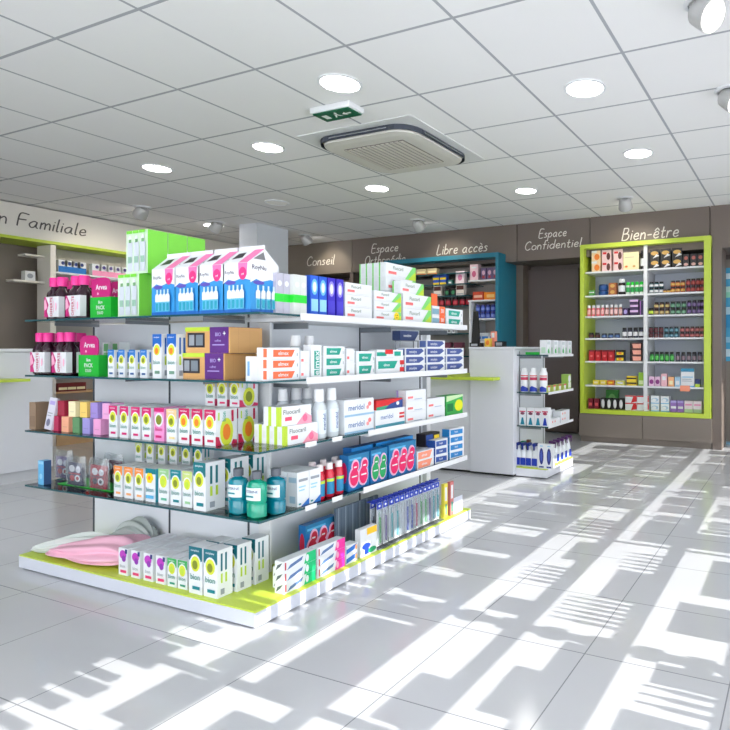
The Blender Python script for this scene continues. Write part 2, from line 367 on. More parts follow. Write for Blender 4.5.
spot(625, 198, 'swivel spotlight on the ceiling above the Bien-être lettering', -PI*.45, on=10)
spot(703, 2, 'large lit swivel spotlight at the top right ceiling corner', PI*.86, .07, .95, on=6); spot(729, 90, 'lit swivel spotlight cut by the right picture edge', PI*.86, .07, .95, on=6)

# air conditioner
ac = empty('air_conditioner', (-2.69, 3.56, CH)); tag(ac, 'square white cassette air conditioner set into the ceiling behind the exit sign', 'air conditioner')
acw = M('ac_white', (216, 214, 208), .45)
def rr(hw, r, z, n=6): 
    pts = []
    for cx, cy, a0 in ((hw-r, hw-r, 0), (-hw+r, hw-r, PI/2), (-hw+r, -hw+r, PI), (hw-r, -hw+r, 1.5*PI)):
        for i in range(n+1): a = a0+PI/2*i/n; pts.append((cx+r*math.cos(a), cy+r*math.sin(a), z))
    return pts
def loft(mb, loops, m, cap=True):
    for A, B in zip(loops, loops[1:]):
        n = len(A)
        for i in range(n): mb.poly([A[i], A[(i+1) % n], B[(i+1) % n], B[i]], m)
    if cap: mb.poly(loops[-1], m)
m_ = MB(); loft(m_, [rr(.475, .02, 0), rr(.475, .02, -.006)], M('ac_frame', (222, 224, 226), .5)); m_.build('frame_plate', ac)
m_ = MB(); loft(m_, [rr(.405, .15, -.006), rr(.405, .15, -.04)], slot, False); m_.build('air_slot_gap', ac, True)
m_ = MB(); loft(m_, [rr(.37, .14, -.03), rr(.39, .15, -.036), rr(.385, .15, -.048), rr(.33, .1, -.054)], acw); m_.build('body', ac, True)
m_ = MB(); m_.box(-.25, -.25, -.060, .25, .25, -.0545, M('ac_grille', (120, 116, 110), .6))
for i in range(13): m_.box(-.25+i*.0392, -.25, -.064, -.225+i*.0392, .25, -.060, M('ac_grille_slat', (206, 202, 194), .6))
m_.build('intake_grille', ac)
for a in range(4):
    v = MB().box(-.25, -.41, -.034, .25, -.4055, -.012, slot).box(-.24, -.414, -.03, .24, -.4101, -.024, chrome)
    o = v.build('louvre', ac, rz=a*PI/2)
# exit sign
ex = empty('exit_sign', (*cl(337, 112, 2.44), CH), 0); tag(ex, 'green and white emergency exit sign box fixed under the ceiling', 'exit sign')
green = M('exit_green', (10, 96, 66), .4); sw = M('exit_white', (232, 240, 236), .4)
MB().box(-.15, -.07, -.035, .15, .07, 0, whitemetal).build('housing', ex, bevel=.006)
s_ = MB(); s_.box(-.135, -.058, -.042, .135, .062, -.0352, green); z0_ = -.0425
def sp_(P): s_.poly([(x, -(y+.075)*1.05+.0, z0_) for x, y in P], sw)
sp_([(-.1, -.05), (-.06, -.05), (-.06, -.1), (-.1, -.1)])
for P in ([(-.03,-.1),(-.02,-.1),(.0,-.075),(.015,-.07),(.01,-.06),(-.01,-.065)], [(.0,-.075),(.02,-.095),(.03,-.095),(.012,-.07)], [(-.005,-.06),(.02,-.055),(.02,-.05),(-.01,-.052)], [(.012+.007*math.cos(q), -.045+.007*math.sin(q)) for q in [i*PI/5 for i in range(10)]],
    [(.04, -.075), (.07, -.055), (.07, -.068), (.105, -.068), (.105, -.082), (.07, -.082), (.07, -.095)]): sp_(P)
s_.build('sign_panel', ex)
# ------------------------------------------------------------------ central shelf island
SX, SYF = -1.784, 1.57          # right-hand shelf edge plane and front shelf edge plane
SH = [1.138, .886, .632, .3815]
gd = empty('display_gondola', (-2.5, 1.9, 0)); tag(gd, 'large corner shelf island with glass shelves and a lime green base', 'shelving unit')
def gp(mb, name, **k):
    mb.v = [(a+2.5, b-1.9, c) for a, b, c in mb.v]; return mb.build(name, gd, **k)
gp(MB().box(-3.275, 1.552, .007, SX, 3.08, .058, M('plinth_white', (206, 210, 222), .35)), 'base_plinth', bevel=.002)
gp(MB().box(-3.273, 1.554, .0582, SX-.002, 3.078, .064, lime, limeedge), 'base_deck')
for x in (-3.2, -2.5, -1.84):
    for y in (1.62, 2.3, 3.0): gp(MB().box(x-.02, y-.02, 0, x+.02, y+.02, .0068, black), 'foot')
cx0, cx1, cy0, cy1 = -3.262, -2.11, 1.865, 3.06
gp(MB().box(cx0, cy0, .0645, cx1, cy0+.03, 1.125, panel), 'back_panel')
gp(MB().box(cx1-.03, cy0+.031, .0645, cx1, cy1, 1.125, panel), 'back_panel')
for x in (cx0, -2.69, -2.18): gp(MB().box(x-.004, cy0-.004, .065, x+.004, cy0-.0005, 1.12, slot), 'slotted_rail')
for x in (-2.075,): gp(MB().box(x-.034, cy0-.012, .065, x+.03, cy0-.001, 1.12, whitemetal), 'upright')
for y in (1.91, 2.49, cy1-.03): gp(MB().box(cx1+.0005, y-.004, .065, cx1+.004, y+.004, 1.12, slot), 'slotted_rail')
gp(MB().box(cx1+.0005, cy1, .065, cx1+.03, cy1+.04, 1.12, whitemetal), 'upright')
rail = [(300, 466, .024), (306, 466, .024), (368, 466, .022), (363, 466, .024)]
for i, z in enumerate(SH):
    a = MB(); t = .008
    # L-shaped glass plate round the corner
    a.poly([(cx0, SYF, z), (SX, SYF, z), (SX, cy0-.014, z), (cx0, cy0-.014, z)], glass); a.poly([(cx0, SYF, z-t), (cx0, cy0-.014, z-t), (SX, cy0-.014, z-t), (SX, SYF, z-t)], glass)
    a.poly([(cx1+.006, cy0-.014, z), (SX, cy0-.014, z), (SX, 3.03, z), (cx1+.006, 3.03, z)], glass); a.poly([(cx1+.006, cy0-.014, z-t), (cx1+.006, 3.03, z-t), (SX, 3.03, z-t), (SX, cy0-.014, z-t)], glass)
    a.poly([(cx0, SYF, z-t), (SX, SYF, z-t), (SX, SYF, z), (cx0, SYF, z)], glassedge)
    a.poly([(SX, SYF, z-t), (SX, 3.03, z-t), (SX, 3.03, z), (SX, SYF, z)], glassedge)
    a.poly([(cx0, cy0-.014, z-t), (cx0, SYF, z-t), (cx0, SYF, z), (cx0, cy0-.014, z)], glassedge); a.poly([(SX, 3.03, z-t), (cx1+.006, 3.03, z-t), (cx1+.006, 3.03, z), (SX, 3.03, z)], glassedge)
    gp(a, 'glass_shelf')
    p0, p1, h = rail[i]; y0, y1 = ry(p0, SX), 3.03
    gp(MB().box(SX+.0008, y0, z-h+.004, SX+.005, y1, z+.006, whitemetal), 'price_rail')
    if i in (0, 1): gp(MB().box(cx1+.02, y0+.03, z-t-.0145, SX-.006, y1, z-t-.0005, whitemetal), 'shelf_tray')
    else: gp(MB().box(cx1+.02, y0+.01, z-t-.0145, SX-.006, y1, z-t-.0005, whitemetal), 'shelf_tray')
    for x in (cx0+.05, -2.69, -2.2): gp(MB().box(x-.003, cy0-.2, z-t-.016, x+.003, cy0-.006, z-t-.0008, metalgrey), 'bracket')
    for y in (1.93, 2.49, 3.02): gp(MB().box(cx1+.006, y-.003, z-t-.04, cx1+.2, y+.003, z-t-.0155, metalgrey), 'bracket')
    k = MB()                                                       # small price tickets clipped on the bare glass edge
    for q, px in enumerate(range(305, p0-18, 27)):
        if i < 2: break
        y = ry(px, SX); k.box(SX+.0008, y, z-.016, SX+.002, y+.06, z+.004, whitemetal)
    if k.v: gp(k, 'price_ticket')
# ------------------------------------------------------------------ goods on the island
W_ = C((230, 233, 238)); PK = C((226, 40, 120)); MG = C((196, 32, 120)); GR = C((22, 178, 52)); LG = C((128, 222, 70)); BL = C((30, 110, 196)); LB = C((90, 180, 226)); NV = C((30, 50, 120))
TE = C((0, 128, 140)); TG = C((20, 160, 140)); OR = C((240, 96, 60)); YE = C((246, 214, 40)); RD = C((214, 40, 44)); PU = C((92, 40, 128)); GY = C((150, 156, 166)); DK = C((40, 36, 44)); CR = C((248, 236, 190))
FRU = C((214, 222, 60)); OLV = C((128, 140, 40)); FOR = C((238, 130, 40)); YG = C((190, 218, 60)); PINKL = C((244, 176, 206)); LAV = C((176, 160, 220)); SKY = C((150, 205, 236))
def bion(name, w, h, d, top, bottom, fruit, wide=False):
    a = w/h*1.18
    f = [('p', [(0, .72), (.5, .6), (1, .72), (1, 1), (0, 1)], top), ('d', .5, .64, .42, .42*a, W_), ('d', .5, .64, .34, .34*a, FRU), ('d', .48, .62, .2, .2*a, fruit), ('t', .5, .36, .42*w/h, 'bion', C((90, 150, 140))),
         ('r', .3, .1, .85, .17, bottom), ('t', .5, .93, .16*w/h, 'complexe', W_)]
    b = d/h
    s = [('r', .22, .55, .34, .92, top), ('r', .5, .55, .62, .92, top), ('r', .22, .3, .34, .5, YG), ('r', .5, .3, .62, .5, YG), ('r', .2, .06, .45, .18, GY)]
    if wide:
        s = [('p', [(0, 0), (1, 0), (1, .1), (0, .26)], bottom), ('d', .5, .36, .36, .36/b*.88, W_), ('d', .5, .36, .31, .31/b*.88, FRU), ('d', .5, .36, .18, .18/b*.88, fruit), ('t', .38, .8, .16, 'bion', TG, 1), ('r', .72, .64, .82, .96, bottom), ('r', .1, .7, .16, .92, YG)]
    return lambda: carton(name, w, h, d, W_, front=f, right=s)
shY, srX = 1.6, -1.81
def Lp(px, y=shY): return lx(px, y)
def Lrow(pxs, z, y=shY): return [(lx(p, y), y, z) for p in pxs]
def Rrow(pxs, z, x=srX): return [(x, ry(p, x), z) for p in pxs]

# --- dark syrup bottles wrapped in pairs under pink caps
def duo():
    t = empty('bottle_duo_pack'); gb = M('dark_bottle', (46, 20, 36), .15); cp = M('pink_cap', (240, 50, 150), .35)
    for s in (-1, 1):
        x = s*.030
        MB().lathe([(.024, 0), (.0315, .006), (.0315, .112), (.028, .126), (.017, .14), (.015, .152)], gb, cx=x, cy=.034, seg=18).build('bottle', t, True)
        c = MB().lathe([(.021, .152), (.0215, .19), (.019, .194)], cp, cx=x, cy=.034, seg=18); c.build('cap', t, True)
    w_ = MB(); w_.box(-.052, .001, .012, .06, .066, .104, W_)
    printed(w_, [('p', [(0, 0), (.3, 0), (.2, .3), (.32, .6), (.1, 1), (0, 1)], MG), ('p', [(0, .3), (.25, .45), (.1, .9), (0, .8)], PINKL), ('t', .52, .5, .3, 'OFFERTE', C((190, 20, 90)), 1, .8), ('r', .66, .2, .69, .8, PINKL), ('d', .85, .5, .05, .2, PINKL)], .112, .092, lambda u, v, o: (-.052+u, .001-o, .012+v))
    w_.build('wrap_label', t); return t
row(duo, [(Lp(50.5), 1.6, SH[0]), (Lp(72), 1.6, SH[0]), (Lp(57, 1.69), 1.685, SH[0]), (Lp(79.5, 1.69), 1.685, SH[0]), (Lp(36.5), 1.6, SH[1]), (Lp(58), 1.6, SH[1]), (Lp(48, 1.69), 1.685, SH[1]), (Lp(70, 1.69), 1.685, SH[1])],
    'bottles', ['pink-capped OFFERTE bottle pair at the outer end of the top glass shelf', 'pink-capped OFFERTE bottle pair beside the pink and green box, top shelf', 'pink-capped bottle pair half hidden behind the outermost pair, top shelf', 'pink-capped bottle pair behind the second front pair, top shelf',
    'pink-capped OFFERTE bottle pair at the outer end of the second shelf', 'pink-capped OFFERTE bottle pair beside the pink and green box, second shelf', 'pink-capped bottle pair in the rear row of the second shelf, outer one', 'pink-capped bottle pair in the rear row of the second shelf, next to the boxes'], 'pink-capped bottle pairs', jit=.04)
def promo():
    t = empty('promotion_box'); 
    carton_mb(.145, .092, .06, GR, front=[('t', .5, .76, .2, 'Bon', W_), ('t', .5, .5, .26, 'PACK', W_), ('t', .5, .25, .2, 'DUO', W_)]).build('box', t)
    h = MB(); sg = lambda q: abs(q)**.55*(1 if q > 0 else -1)
    pts = [(-.004+.066*sg(math.cos(a)), .128+.05*sg(math.sin(a))) for a in [i*PI/10 for i in range(20)]]
    h.poly([(x, .004, z) for x, z in pts], MG); h.poly([(x, .008, z) for x, z in pts[::-1]], MG)
    for i in range(20): a, b = pts[i], pts[(i+1) % 20]; h.poly([(a[0], .004, a[1]), (b[0], .004, b[1]), (b[0], .008, b[1]), (a[0], .008, a[1])], MG)
    printed(h, [('t', .5, .5, .36, 'Arvea', W_), ('d', .3, .2, .05, .06, PINKL)], .12, .09, lambda u, v, o: (-.06+u, .004-o, .09+v)); h.build('header_card', t); return t
row(promo, [(Lp(95.5), 1.62, SH[0]), (Lp(117, 1.74), 1.74, SH[0]), (Lp(86), 1.61, SH[1])], 'box', ['green box with round magenta header card on the top glass shelf', 'magenta and green box squeezed behind the tall green cartons, top shelf', 'green box with round magenta header card on the second shelf'], 'green boxes with magenta header cards')
row(lambda: carton('small_carton', .055, .15, .05, W_, front=[('r', .2, .72, .8, .95, C((120, 190, 130))), ('r', .2, .45, .8, .68, C((120, 190, 130))), ('r', .1, .1, .9, .3, GR)]), [(Lp(106, 1.72), 1.72, SH[1]), (Lp(115, 1.72), 1.72, SH[1])],
    'box', 'white box with green squares behind the magenta card, second shelf, # ', 'white boxes with green squares')
# --- tall green cartons showing spray cans
def greenbox():
    can = C((206, 214, 224)); f = [('r', 0, 0, 1, 1, C((214, 238, 210)))]
    for i in range(3):
        c = .18+i*.32; f += [('r', c-.12, .05, c+.12, .74, can), ('d', c, .8, .07, .09, W_), ('r', c-.05, .72, c+.07, .8, C((120, 170, 120))), ('r', c-.09, .25, c+.09, .4, C((150, 190, 170))), ('r', c-.15, .93, c+.12, 1, LG)]
    return carton('spray_carton', .138, .181, .085, LG, front=f)
gx = lx(128.5, 1.62); pl = [(gx+.0, 1.62+.09*k, SH[0]) for k in range(2)]+[(lx(137, 1.62), 1.62+.088*k, SH[0]+.1818) for k in range(3)]
row(greenbox, pl, 'box', ['lime green spray carton at the front of the lower layer', 'lime green spray carton behind the lower front one', 'lime green spray carton at the front of the upper layer', 'lime green spray carton in the middle of the upper layer', 'lime green spray carton at the rear of the upper layer'], 'lime green spray cartons')
# --- gabled blue and white cartons
def gable():
    t = empty('gabled_carton'); w, d, h1, e, hr = .142, .13, .128, .185, .243
    b = MB(); b.box(-w/2, 0, 0, w/2, d, h1, C((48, 146, 214)))
    for face in range(2):
        fn = (lambda u, v, o: (-w/2+u, -o, v)) if face == 0 else (lambda u, v, o: (w/2+o, u, v)); ww = w if face == 0 else d
        sp = [('p', [(0, .86), (.2, .98), (.4, .92), (.7, 1.0), (1, .93), (1, 1), (0, 1)], W_), ('r', 0, 0, 1, .1, C((20, 100, 190))), ('d', .28, .88, .2, .06, C((90, 80, 180)))]
        for i in range(4):
            c = .25+.17*i; sp += [('r', c-.072, .12, c+.072, .62, C((110, 196, 228))), ('r', c-.03, .62, c+.03, .8, C((200, 226, 240))), ('r', c-.078, .42, c+.078, .6, W_), ('d', c, .62, .07, .05, W_), ('r', c-.045, .14, c+.045, .38, C((30, 160, 190)))]
        printed(b, sp, ww, h1, fn)
    b.build('lower_box', t)
    r = MB(); a = [(-w/2, 0), (w/2, 0), (w/2, d), (-w/2, d)]; m = W_; y2 = d/2
    r.poly([(-w/2, 0, h1+.0003), (w/2, 0, h1+.0003), (w/2, 0, e), (-w/2, 0, e)], m); r.poly([(w/2, d, h1+.0003), (-w/2, d, h1+.0003), (-w/2, d, e), (w/2, d, e)], m)
    for s in (-1, 1): r.poly([(s*w/2, 0, h1+.0003), (s*w/2, d, h1+.0003), (s*w/2, d, e), (s*w/2, y2, hr), (s*w/2, 0, e)], m)
    r.poly([(-w/2, 0, e), (w/2, 0, e), (w/2, y2, hr), (-w/2, y2, hr)], m); r.poly([(w/2, d, e), (-w/2, d, e), (-w/2, y2, hr), (w/2, y2, hr)], m)
    r.box(-w/2, y2-.001, hr-.001, w/2, y2+.001, hr+.014, m)
    printed(r, [('t', .24, .4, .3, 'RoyNu', C((60, 50, 84))), ('p', [(.56, .98), (.9, .98), (.88, .2), (.73, -.12), (.58, .2)], C((240, 120, 180))), ('d', .73, .3, .14, .42, C((232, 50, 130))), ('t', .73, .25, .22, 'x4', W_)], w, e-h1, lambda u, v, o: (-w/2+u, -o, h1+v))
    L = math.hypot(y2, hr-e); printed(r, [('p', [(.56, 0), (.9, 0), (1, 1), (.66, 1)], C((240, 120, 180))), ('p', [(.15, .3), (.2, .75), (.45, .8), (.5, .4)], DK)], w, L, lambda u, v, o: (-w/2+u, y2*v/L-o*.6, e+(hr-e)*v/L+o*.8))
    printed(r, [('t', .3, .35, .2, 'RoyNu', C((70, 60, 90))), ('p', [(.1, .62), (.52, .62), (.45, .88)], C((120, 120, 124)))], d, hr-h1, lambda u, v, o: (w/2+o, u, h1+v))
    r.build('gabled_top', t); return t
row(gable, [(lx(p, 1.585), 1.585, SH[0]) for p in (163.5, 187, 211, 236.5)], 'box', ['blue and white gabled carton touching the lime green spray cartons', 'blue and white gabled carton, second one from the spray cartons', 'blue and white gabled carton, third one from the spray cartons', 'blue and white gabled carton at the glass shelf corner with gable end showing'], 'blue and white gabled cartons')

# --- second shelf, front side
row(bion('supplement_carton', .042, .115, .05, C((40, 120, 200)), C((40, 90, 150)), OLV), Lrow((111, 121.5, 132, 143.5), SH[1]), 'box', 'small blue-topped supplement box, second shelf, # of four', 'small blue-topped supplement boxes')
row(bion('supplement_carton', .055, .178, .06, C((20, 100, 190)), C((110, 150, 130)), FOR), Lrow((157, 171.5), SH[1]), 'box', ['tall blue-topped supplement box next to the small ones, second shelf', 'tall blue-topped supplement box next to the gift boxes, second shelf'], 'tall blue-topped supplement boxes')
def gift():
    t = empty('gift_box'); kraft = C((214, 164, 104)); w, h, d = .25, .1, .15
    b = carton_mb(w, h, d, kraft, front=[('r', .04, .22, .44, .8, DK), ('r', .08, .3, .2, .72, GY), ('r', .24, .3, .4, .72, C((120, 130, 140)))], right=[('r', .25, 0, .253, 1, C((180, 130, 80))), ('r', .6, 0, .604, 1, C((190, 140, 90)))]); b.build('kraft_carton', t)
    s = MB(); s.box(w*.06, -.0015, .0005, w*.47, d*.97, h+.0015, PU); printed(s, [('t', .45, .72, .2, 'BIO', LAV), ('r', .15, .3, .8, .34, LAV), ('t', .45, .48, .13, 'coffret', LAV), ('t', .8, .75, .3, '+', W_)], w*.41, h, lambda u, v, o: (w*.06+u, -.0015-o, v)); s.build('purple_sleeve', t)
    y = MB(); y.box(-w/2, -.003, h*.86, w*.05, d*.3, h+.002, YG); y.build('yellow_band', t); return t
row(gift, [(lx(202.5, 1.63), 1.63, SH[1]), (lx(207.5, 1.63), 1.63, SH[1]+.102)], 'gift box', ['lower kraft gift box with purple sleeve beside the tall blue-topped boxes', 'upper kraft gift box with purple sleeve, stacked on the lower one'], 'kraft gift boxes')

# --- third shelf, front side
tag(carton('paper_bag_box', .052, .125, .06, C((142, 118, 96)), front=[('r', .1, .1, .9, .5, C((130, 106, 84)))]), 'plain brown box at the outer end of the third shelf', 'box').location = (lx(32.5, 1.6), 1.6, SH[2])
lf = carton('leaflet_stand', .055, .145, .012, C((214, 212, 226)), front=[('r', .15, .78, .85, .9, LAV), ('r', .15, .5, .8, .53, GY), ('r', .15, .42, .7, .45, GY), ('d', .45, .22, .25, .12, C((110, 110, 140)))])
lf.location = (lx(47.5, 1.6), 1.6, SH[2]); lf.rotation_euler = (-.12, .1, 0); lf.location.z += .006; tag(lf, 'pale leaning leaflet between the brown box and the coloured soaps', 'leaflet')
def soap(rgb, w=.052): return lambda: carton('soap_box', w, .068, .06, C(rgb, .6), front=[('r', .2, .3, .8, .36, C(tuple(int(v*.9) for v in rgb)))])
soaps = [(55, (178, 40, 84), 'crimson', 0), (65, (240, 172, 140), 'peach', 0), (76, (96, 144, 100), 'sage green', 0), (86, (158, 150, 214), 'violet', 0), (97, (232, 160, 208), 'pink', 0),
         (61, (160, 30, 60), 'dark red', 1), (72, (244, 232, 190), 'cream', 1), (83.5, (240, 204, 110), 'mustard yellow', 1), (94, (160, 140, 210), 'purple', 1), (106, (232, 168, 214), 'rose pink', 1)]
for px, rgb, nm, up in soaps:
    y = 1.61 if not up else 1.62
    row(soap(rgb), [(lx(px, y), y, SH[2]+up*.0688)], 'soap box', nm+' soap box in the '+('upper' if up else 'lower')+' row of coloured soaps', 'coloured soap boxes')[0]['group'] = 'coloured soap boxes'
MAG = C((206, 24, 110)); LPK = C((240, 150, 200))
D3 = .095
row(bion('supplement_carton', .056, .132, D3, MAG, MAG, OLV), Lrow((113, 124, 135.5, 146.5), SH[2]), 'box', 'magenta-topped supplement box beside the coloured soaps, third shelf, # of four', 'magenta-topped supplement boxes')
row(lambda: carton('supplement_carton', .06, .134, D3, C((236, 150, 206)), front=[('r', 0, .88, 1, 1, MAG), ('d', .5, .64, .42, .21, W_), ('d', .5, .64, .3, .15, OLV), ('t', .5, .36, .17, 'bion', MAG), ('r', .2, .1, .8, .17, MAG)]), Lrow((159,), SH[2]), 'box', 'all-pink supplement box in the middle of the third shelf', 'x')
row(bion('supplement_carton', .06, .132, D3, C((240, 200, 150)), C((240, 220, 160)), OLV), Lrow((171.5,), SH[2]), 'box', 'cream-topped supplement box on the third shelf', 'x')
row(bion('supplement_carton', .062, .138, D3, C((196, 20, 90)), C((200, 30, 80)), FOR, True), Lrow((184, 197, 210), SH[2]), 'box', ['crimson-topped supplement box next to the cream-topped one, third shelf', 'crimson-topped supplement box in the middle of its trio, third shelf', 'crimson-topped supplement box with a large fruit on its side, third shelf'], 'crimson-topped supplement boxes')
y2 = 1.6+D3+.006; xr = [lx(p, 1.6) for p in (113, 124, 135.5, 146.5, 159, 171.5)]
row(lambda: carton('supplement_carton', .056, .128, D3, W_, front=[('r', 0, .9, 1, 1, LPK)], top=[('r', .1, .1, .9, .9, C((225, 222, 230)))]), [(x, y2, SH[2]) for x in xr], 'box', 'plain-topped white box in the rear row behind the magenta boxes, #', 'plain boxes in the rear row, third shelf')
base2 = [(lx(p, 1.6), y2, SH[2]) for p in (184, 197, 210)]
row(bion('supplement_carton', .062, .136, D3, C((196, 20, 90)), C((200, 30, 80)), FOR, True), base2, 'box', ['crimson-topped box in the rear row, inner one of three, third shelf', 'crimson-topped box in the middle of the rear row, third shelf', 'rear-row fruit box showing its side at the corner, third shelf'], 'crimson-topped boxes in the rear row')
y3 = y2+.03
row(bion('supplement_carton', .056, .112, .09, C((210, 190, 90)), C((220, 60, 110)), OLV, True), [(lx(p, y3), y3, SH[2]+.1366) for p in (210, 222, 234.5)], 'box', 'fruit box raised on the rear row, third shelf, # of three', 'raised fruit boxes')

# --- fourth shelf, front side
tag(carton('blue_carton', .045, .11, .03, C((96, 176, 224)), front=[('r', .1, .85, .9, .97, SKY), ('d', .5, .35, .25, .12, SKY)], right=[('r', 0, 0, 1, 1, C((60, 90, 140)))]), 'light blue carton at the outer end of the fourth shelf', 'box').location = (lx(41, 1.6), 1.6, SH[3])
tag(MB().box(-.2, 0, 0, .2, .16, .003, GR).build('green_card'), 'green card tray lying under the clear pouches, fourth shelf', 'card').location = (lx(89, 1.66), 1.64, SH[3]+.0005)
def pouch(c1, c2, w=.1, h=.12):
    t = empty('clear_pouch'); m = MB()
    n = 8; P = [[None]*(n+1) for _ in range(n+1)]
    for s in (0, 1):
        vs = []; fs = []
        for j in range(n+1):
            for i in range(n+1):
                u, v = i/n, j/n; b = math.sin(PI*u)**.5*math.sin(PI*(v*.9+.02))**.6 if 0 < u < 1 else 0
                vs.append(((u-.5)*w*(1-.12*v), .03+(1 if s else -1)*.026*b, v*h+.004*math.sin(u*9)))
        for j in range(n):
            for i in range(n): a = j*(n+1)+i; fs.append((a, a+1, a+n+2, a+n+1))
        m.raw(vs, fs, bagm)
    m.build('film', t, True)
    k = MB(); k.box(-w*.36, .024, .004, w*.36, .034, h*.78, c1)
    printed(k, [('d', .3, .72, .2, .16, W_), ('d', .72, .7, .18, .15, C((220, 220, 230))), ('d', .32, .3, .17, .14, c2), ('d', .7, .3, .2, .16, W_), ('d', .7, .3, .1, .08, c2), ('r', .1, .48, .9, .53, c2)], w*.72, h*.74, lambda u, v, o: (-w*.36+u, .024-o, .006+v)); k.build('printed_card', t); return t
for i, (px, c1, c2, y, nm) in enumerate([(57, C((120, 100, 150)), C((190, 80, 90)), 1.68, 'muted mauve'), (69, C((24, 34, 84)), C((200, 30, 50)), 1.61, 'navy blue'), (92, C((180, 16, 54)), C((50, 40, 70)), 1.61, 'crimson and white'), (107, C((110, 14, 70)), C((24, 24, 40)), 1.71, 'dark plum')]):
    row(lambda: pouch(c1, c2, .15, .135), [(lx(px, y), y, SH[3]+.0045)], 'pouch', 'clear plastic pouch with '+nm+' contents on the green card', 'x')
row(bion('supplement_carton', .055, .13, .1, C((236, 140, 60)), C((240, 170, 110)), OLV), Lrow((118, 128.5, 139), SH[3]), 'box', ['orange-topped supplement box beside the clear pouches, fourth shelf', 'orange-topped supplement box in the middle of its trio', 'orange-topped supplement box beside the yellow flower box'], 'orange-topped supplement boxes')
def flower():
    f = [('r', 0, .84, 1, 1, TE)]
    f += [('d', .45+.2*math.cos(a), .72+.09*math.sin(a), .15, .075, C((250, 220, 30))) for a in [i*2*PI/6 for i in range(6)]]+[('d', .45, .72, .12, .06, FOR), ('t', .5, .36, .2, 'bion', TE), ('r', .1, .1, .9, .2, LB)]
    return carton('supplement_carton', .062, .135, .1, W_, front=f, right=[('r', .0, 0, 1, 1, C((60, 160, 180)))])
row(flower, Lrow((150.5,), SH[3]), 'box', 'supplement box with a bright yellow flower, fourth shelf', 'x')
row(bion('supplement_carton', .062, .14, .1, C((150, 200, 140)), C((90, 180, 150)), YG), Lrow((163.5,), SH[3]), 'box', 'pale green-topped supplement box beside the yellow flower box', 'x')
row(bion('supplement_carton', .062, .142, .1, TE, TE, OLV), Lrow((175.7,), SH[3]), 'box', 'teal-topped supplement box with a green fruit, fourth shelf', 'x')
row(bion('supplement_carton', .055, .142, .1, C((196, 214, 130)), C((150, 200, 150)), YG), Lrow((187.3,), SH[3]), 'box', 'yellow-green-topped supplement box beside the tall teal one', 'x')
tall = bion('tall_supplement_carton', .068, .186, .085, C((0, 110, 120)), TE, OLV)
xt = lx(199.5, 1.585)
row(tall, [(xt, 1.585, SH[3]), (xt+.012, 1.685, SH[3]), (xt+.02, 1.785, SH[3])], 'box', ['tall dark teal supplement box at the front of the fourth shelf', 'tall teal box right behind the front one, white side showing, fourth shelf', 'tall teal box third in depth behind the mouthwash, fourth shelf'], 'tall teal supplement boxes, fourth shelf')
row(bion('supplement_carton', .047, .125, .055, C((200, 214, 150)), C((240, 190, 120)), OLV), [(lx(p, 1.76), 1.76, SH[3]+.09) for p in (138.5, 150, 161.5, 173)], 'box', 'pale supplement box raised in the rear row, fourth shelf, # of four', 'raised pale supplement boxes')
row(lambda: carton('carton_plinth', .052, .089, .055, W_, front=[('r', 0, .9, 1, 1, YG)]), [(lx(p, 1.76), 1.76, SH[3]) for p in (138.5, 150, 161.5, 173, 186, 198)], 'box', 'low white box holding up the rear row, fourth shelf, #', 'low white boxes under the rear row')
row(bion('supplement_carton', .05, .125, .055, TE, C((150, 200, 100)), OLV), [(lx(p, 1.76), 1.76, SH[3]+.09) for p in (186, 198)], 'box', 'teal supplement box raised in the rear row, fourth shelf, # of two', 'raised teal supplement boxes')
def wash(rgb, lab, capc=(90, 94, 104)):
    def f():
        t = empty('mouthwash_bottle'); liq = M('wash_%02x%02x%02x' % rgb, rgb, .12, trans=.3, coat=.3)
        MB().lathe([(.034, 0), (.041, .005), (.042, .048), (.037, .054), (.042, .06), (.042, .118), (.037, .13), (.016, .138), (.016, .142)], liq, cy=.028, seg=28, sy=.68).build('bottle', t, True)
        MB().lathe([(.018, .142), (.018, .168), (.016, .17)], M('wash_cap', capc, .4), cy=.028, seg=18).build('cap', t, True)
        l = MB(); n = 8; vs = []
        for i in range(n+1):
            a = -PI*.82+PI*.64*i/n; vs += [(.0435*math.cos(a), .028+.0435*.69*math.sin(a), .066), (.0435*math.cos(a), .028+.0435*.69*math.sin(a), .112)]
        l.raw(vs, [(2*i, 2*i+2, 2*i+3, 2*i+1) for i in range(n)], M('wash_label', lab, .4))
        tv, tf = text_tris('LISTERINE'); l.raw([(x*.014, .028-.0435*.69-.0008+6*(x*.014)**2*1.6, .098+y*.014) for x, y in tv], tf, NV)
        l.raw([(-.018, -.0036, .078), (.018, -.0036, .078), (.018, -.0036, .084), (-.018, -.0036, .084)], [(0, 1, 2, 3)], TE); l.build('label', t); return t
    return f
row(wash((0, 150, 172), (226, 240, 240)), [(lx(232.5, 1.6), 1.598, SH[3])], 'mouthwash', 'turquoise mouthwash bottle nearest the tall teal supplement box', 'x')[0]['group'] = 'mouthwash bottles'
row(wash((16, 178, 146), (200, 236, 220)), [(lx(251, 1.59), 1.588, SH[3])], 'mouthwash', 'sea-green mouthwash bottle at the shelf corner, middle of three', 'x')[0]['group'] = 'mouthwash bottles'
row(wash((0, 138, 164), (226, 240, 240)), [(lx(271, 1.66)-.0, 1.655, SH[3])], 'mouthwash', 'dark turquoise mouthwash bottle nearest the white tablet cartons', 'x')[0]['group'] = 'mouthwash bottles'

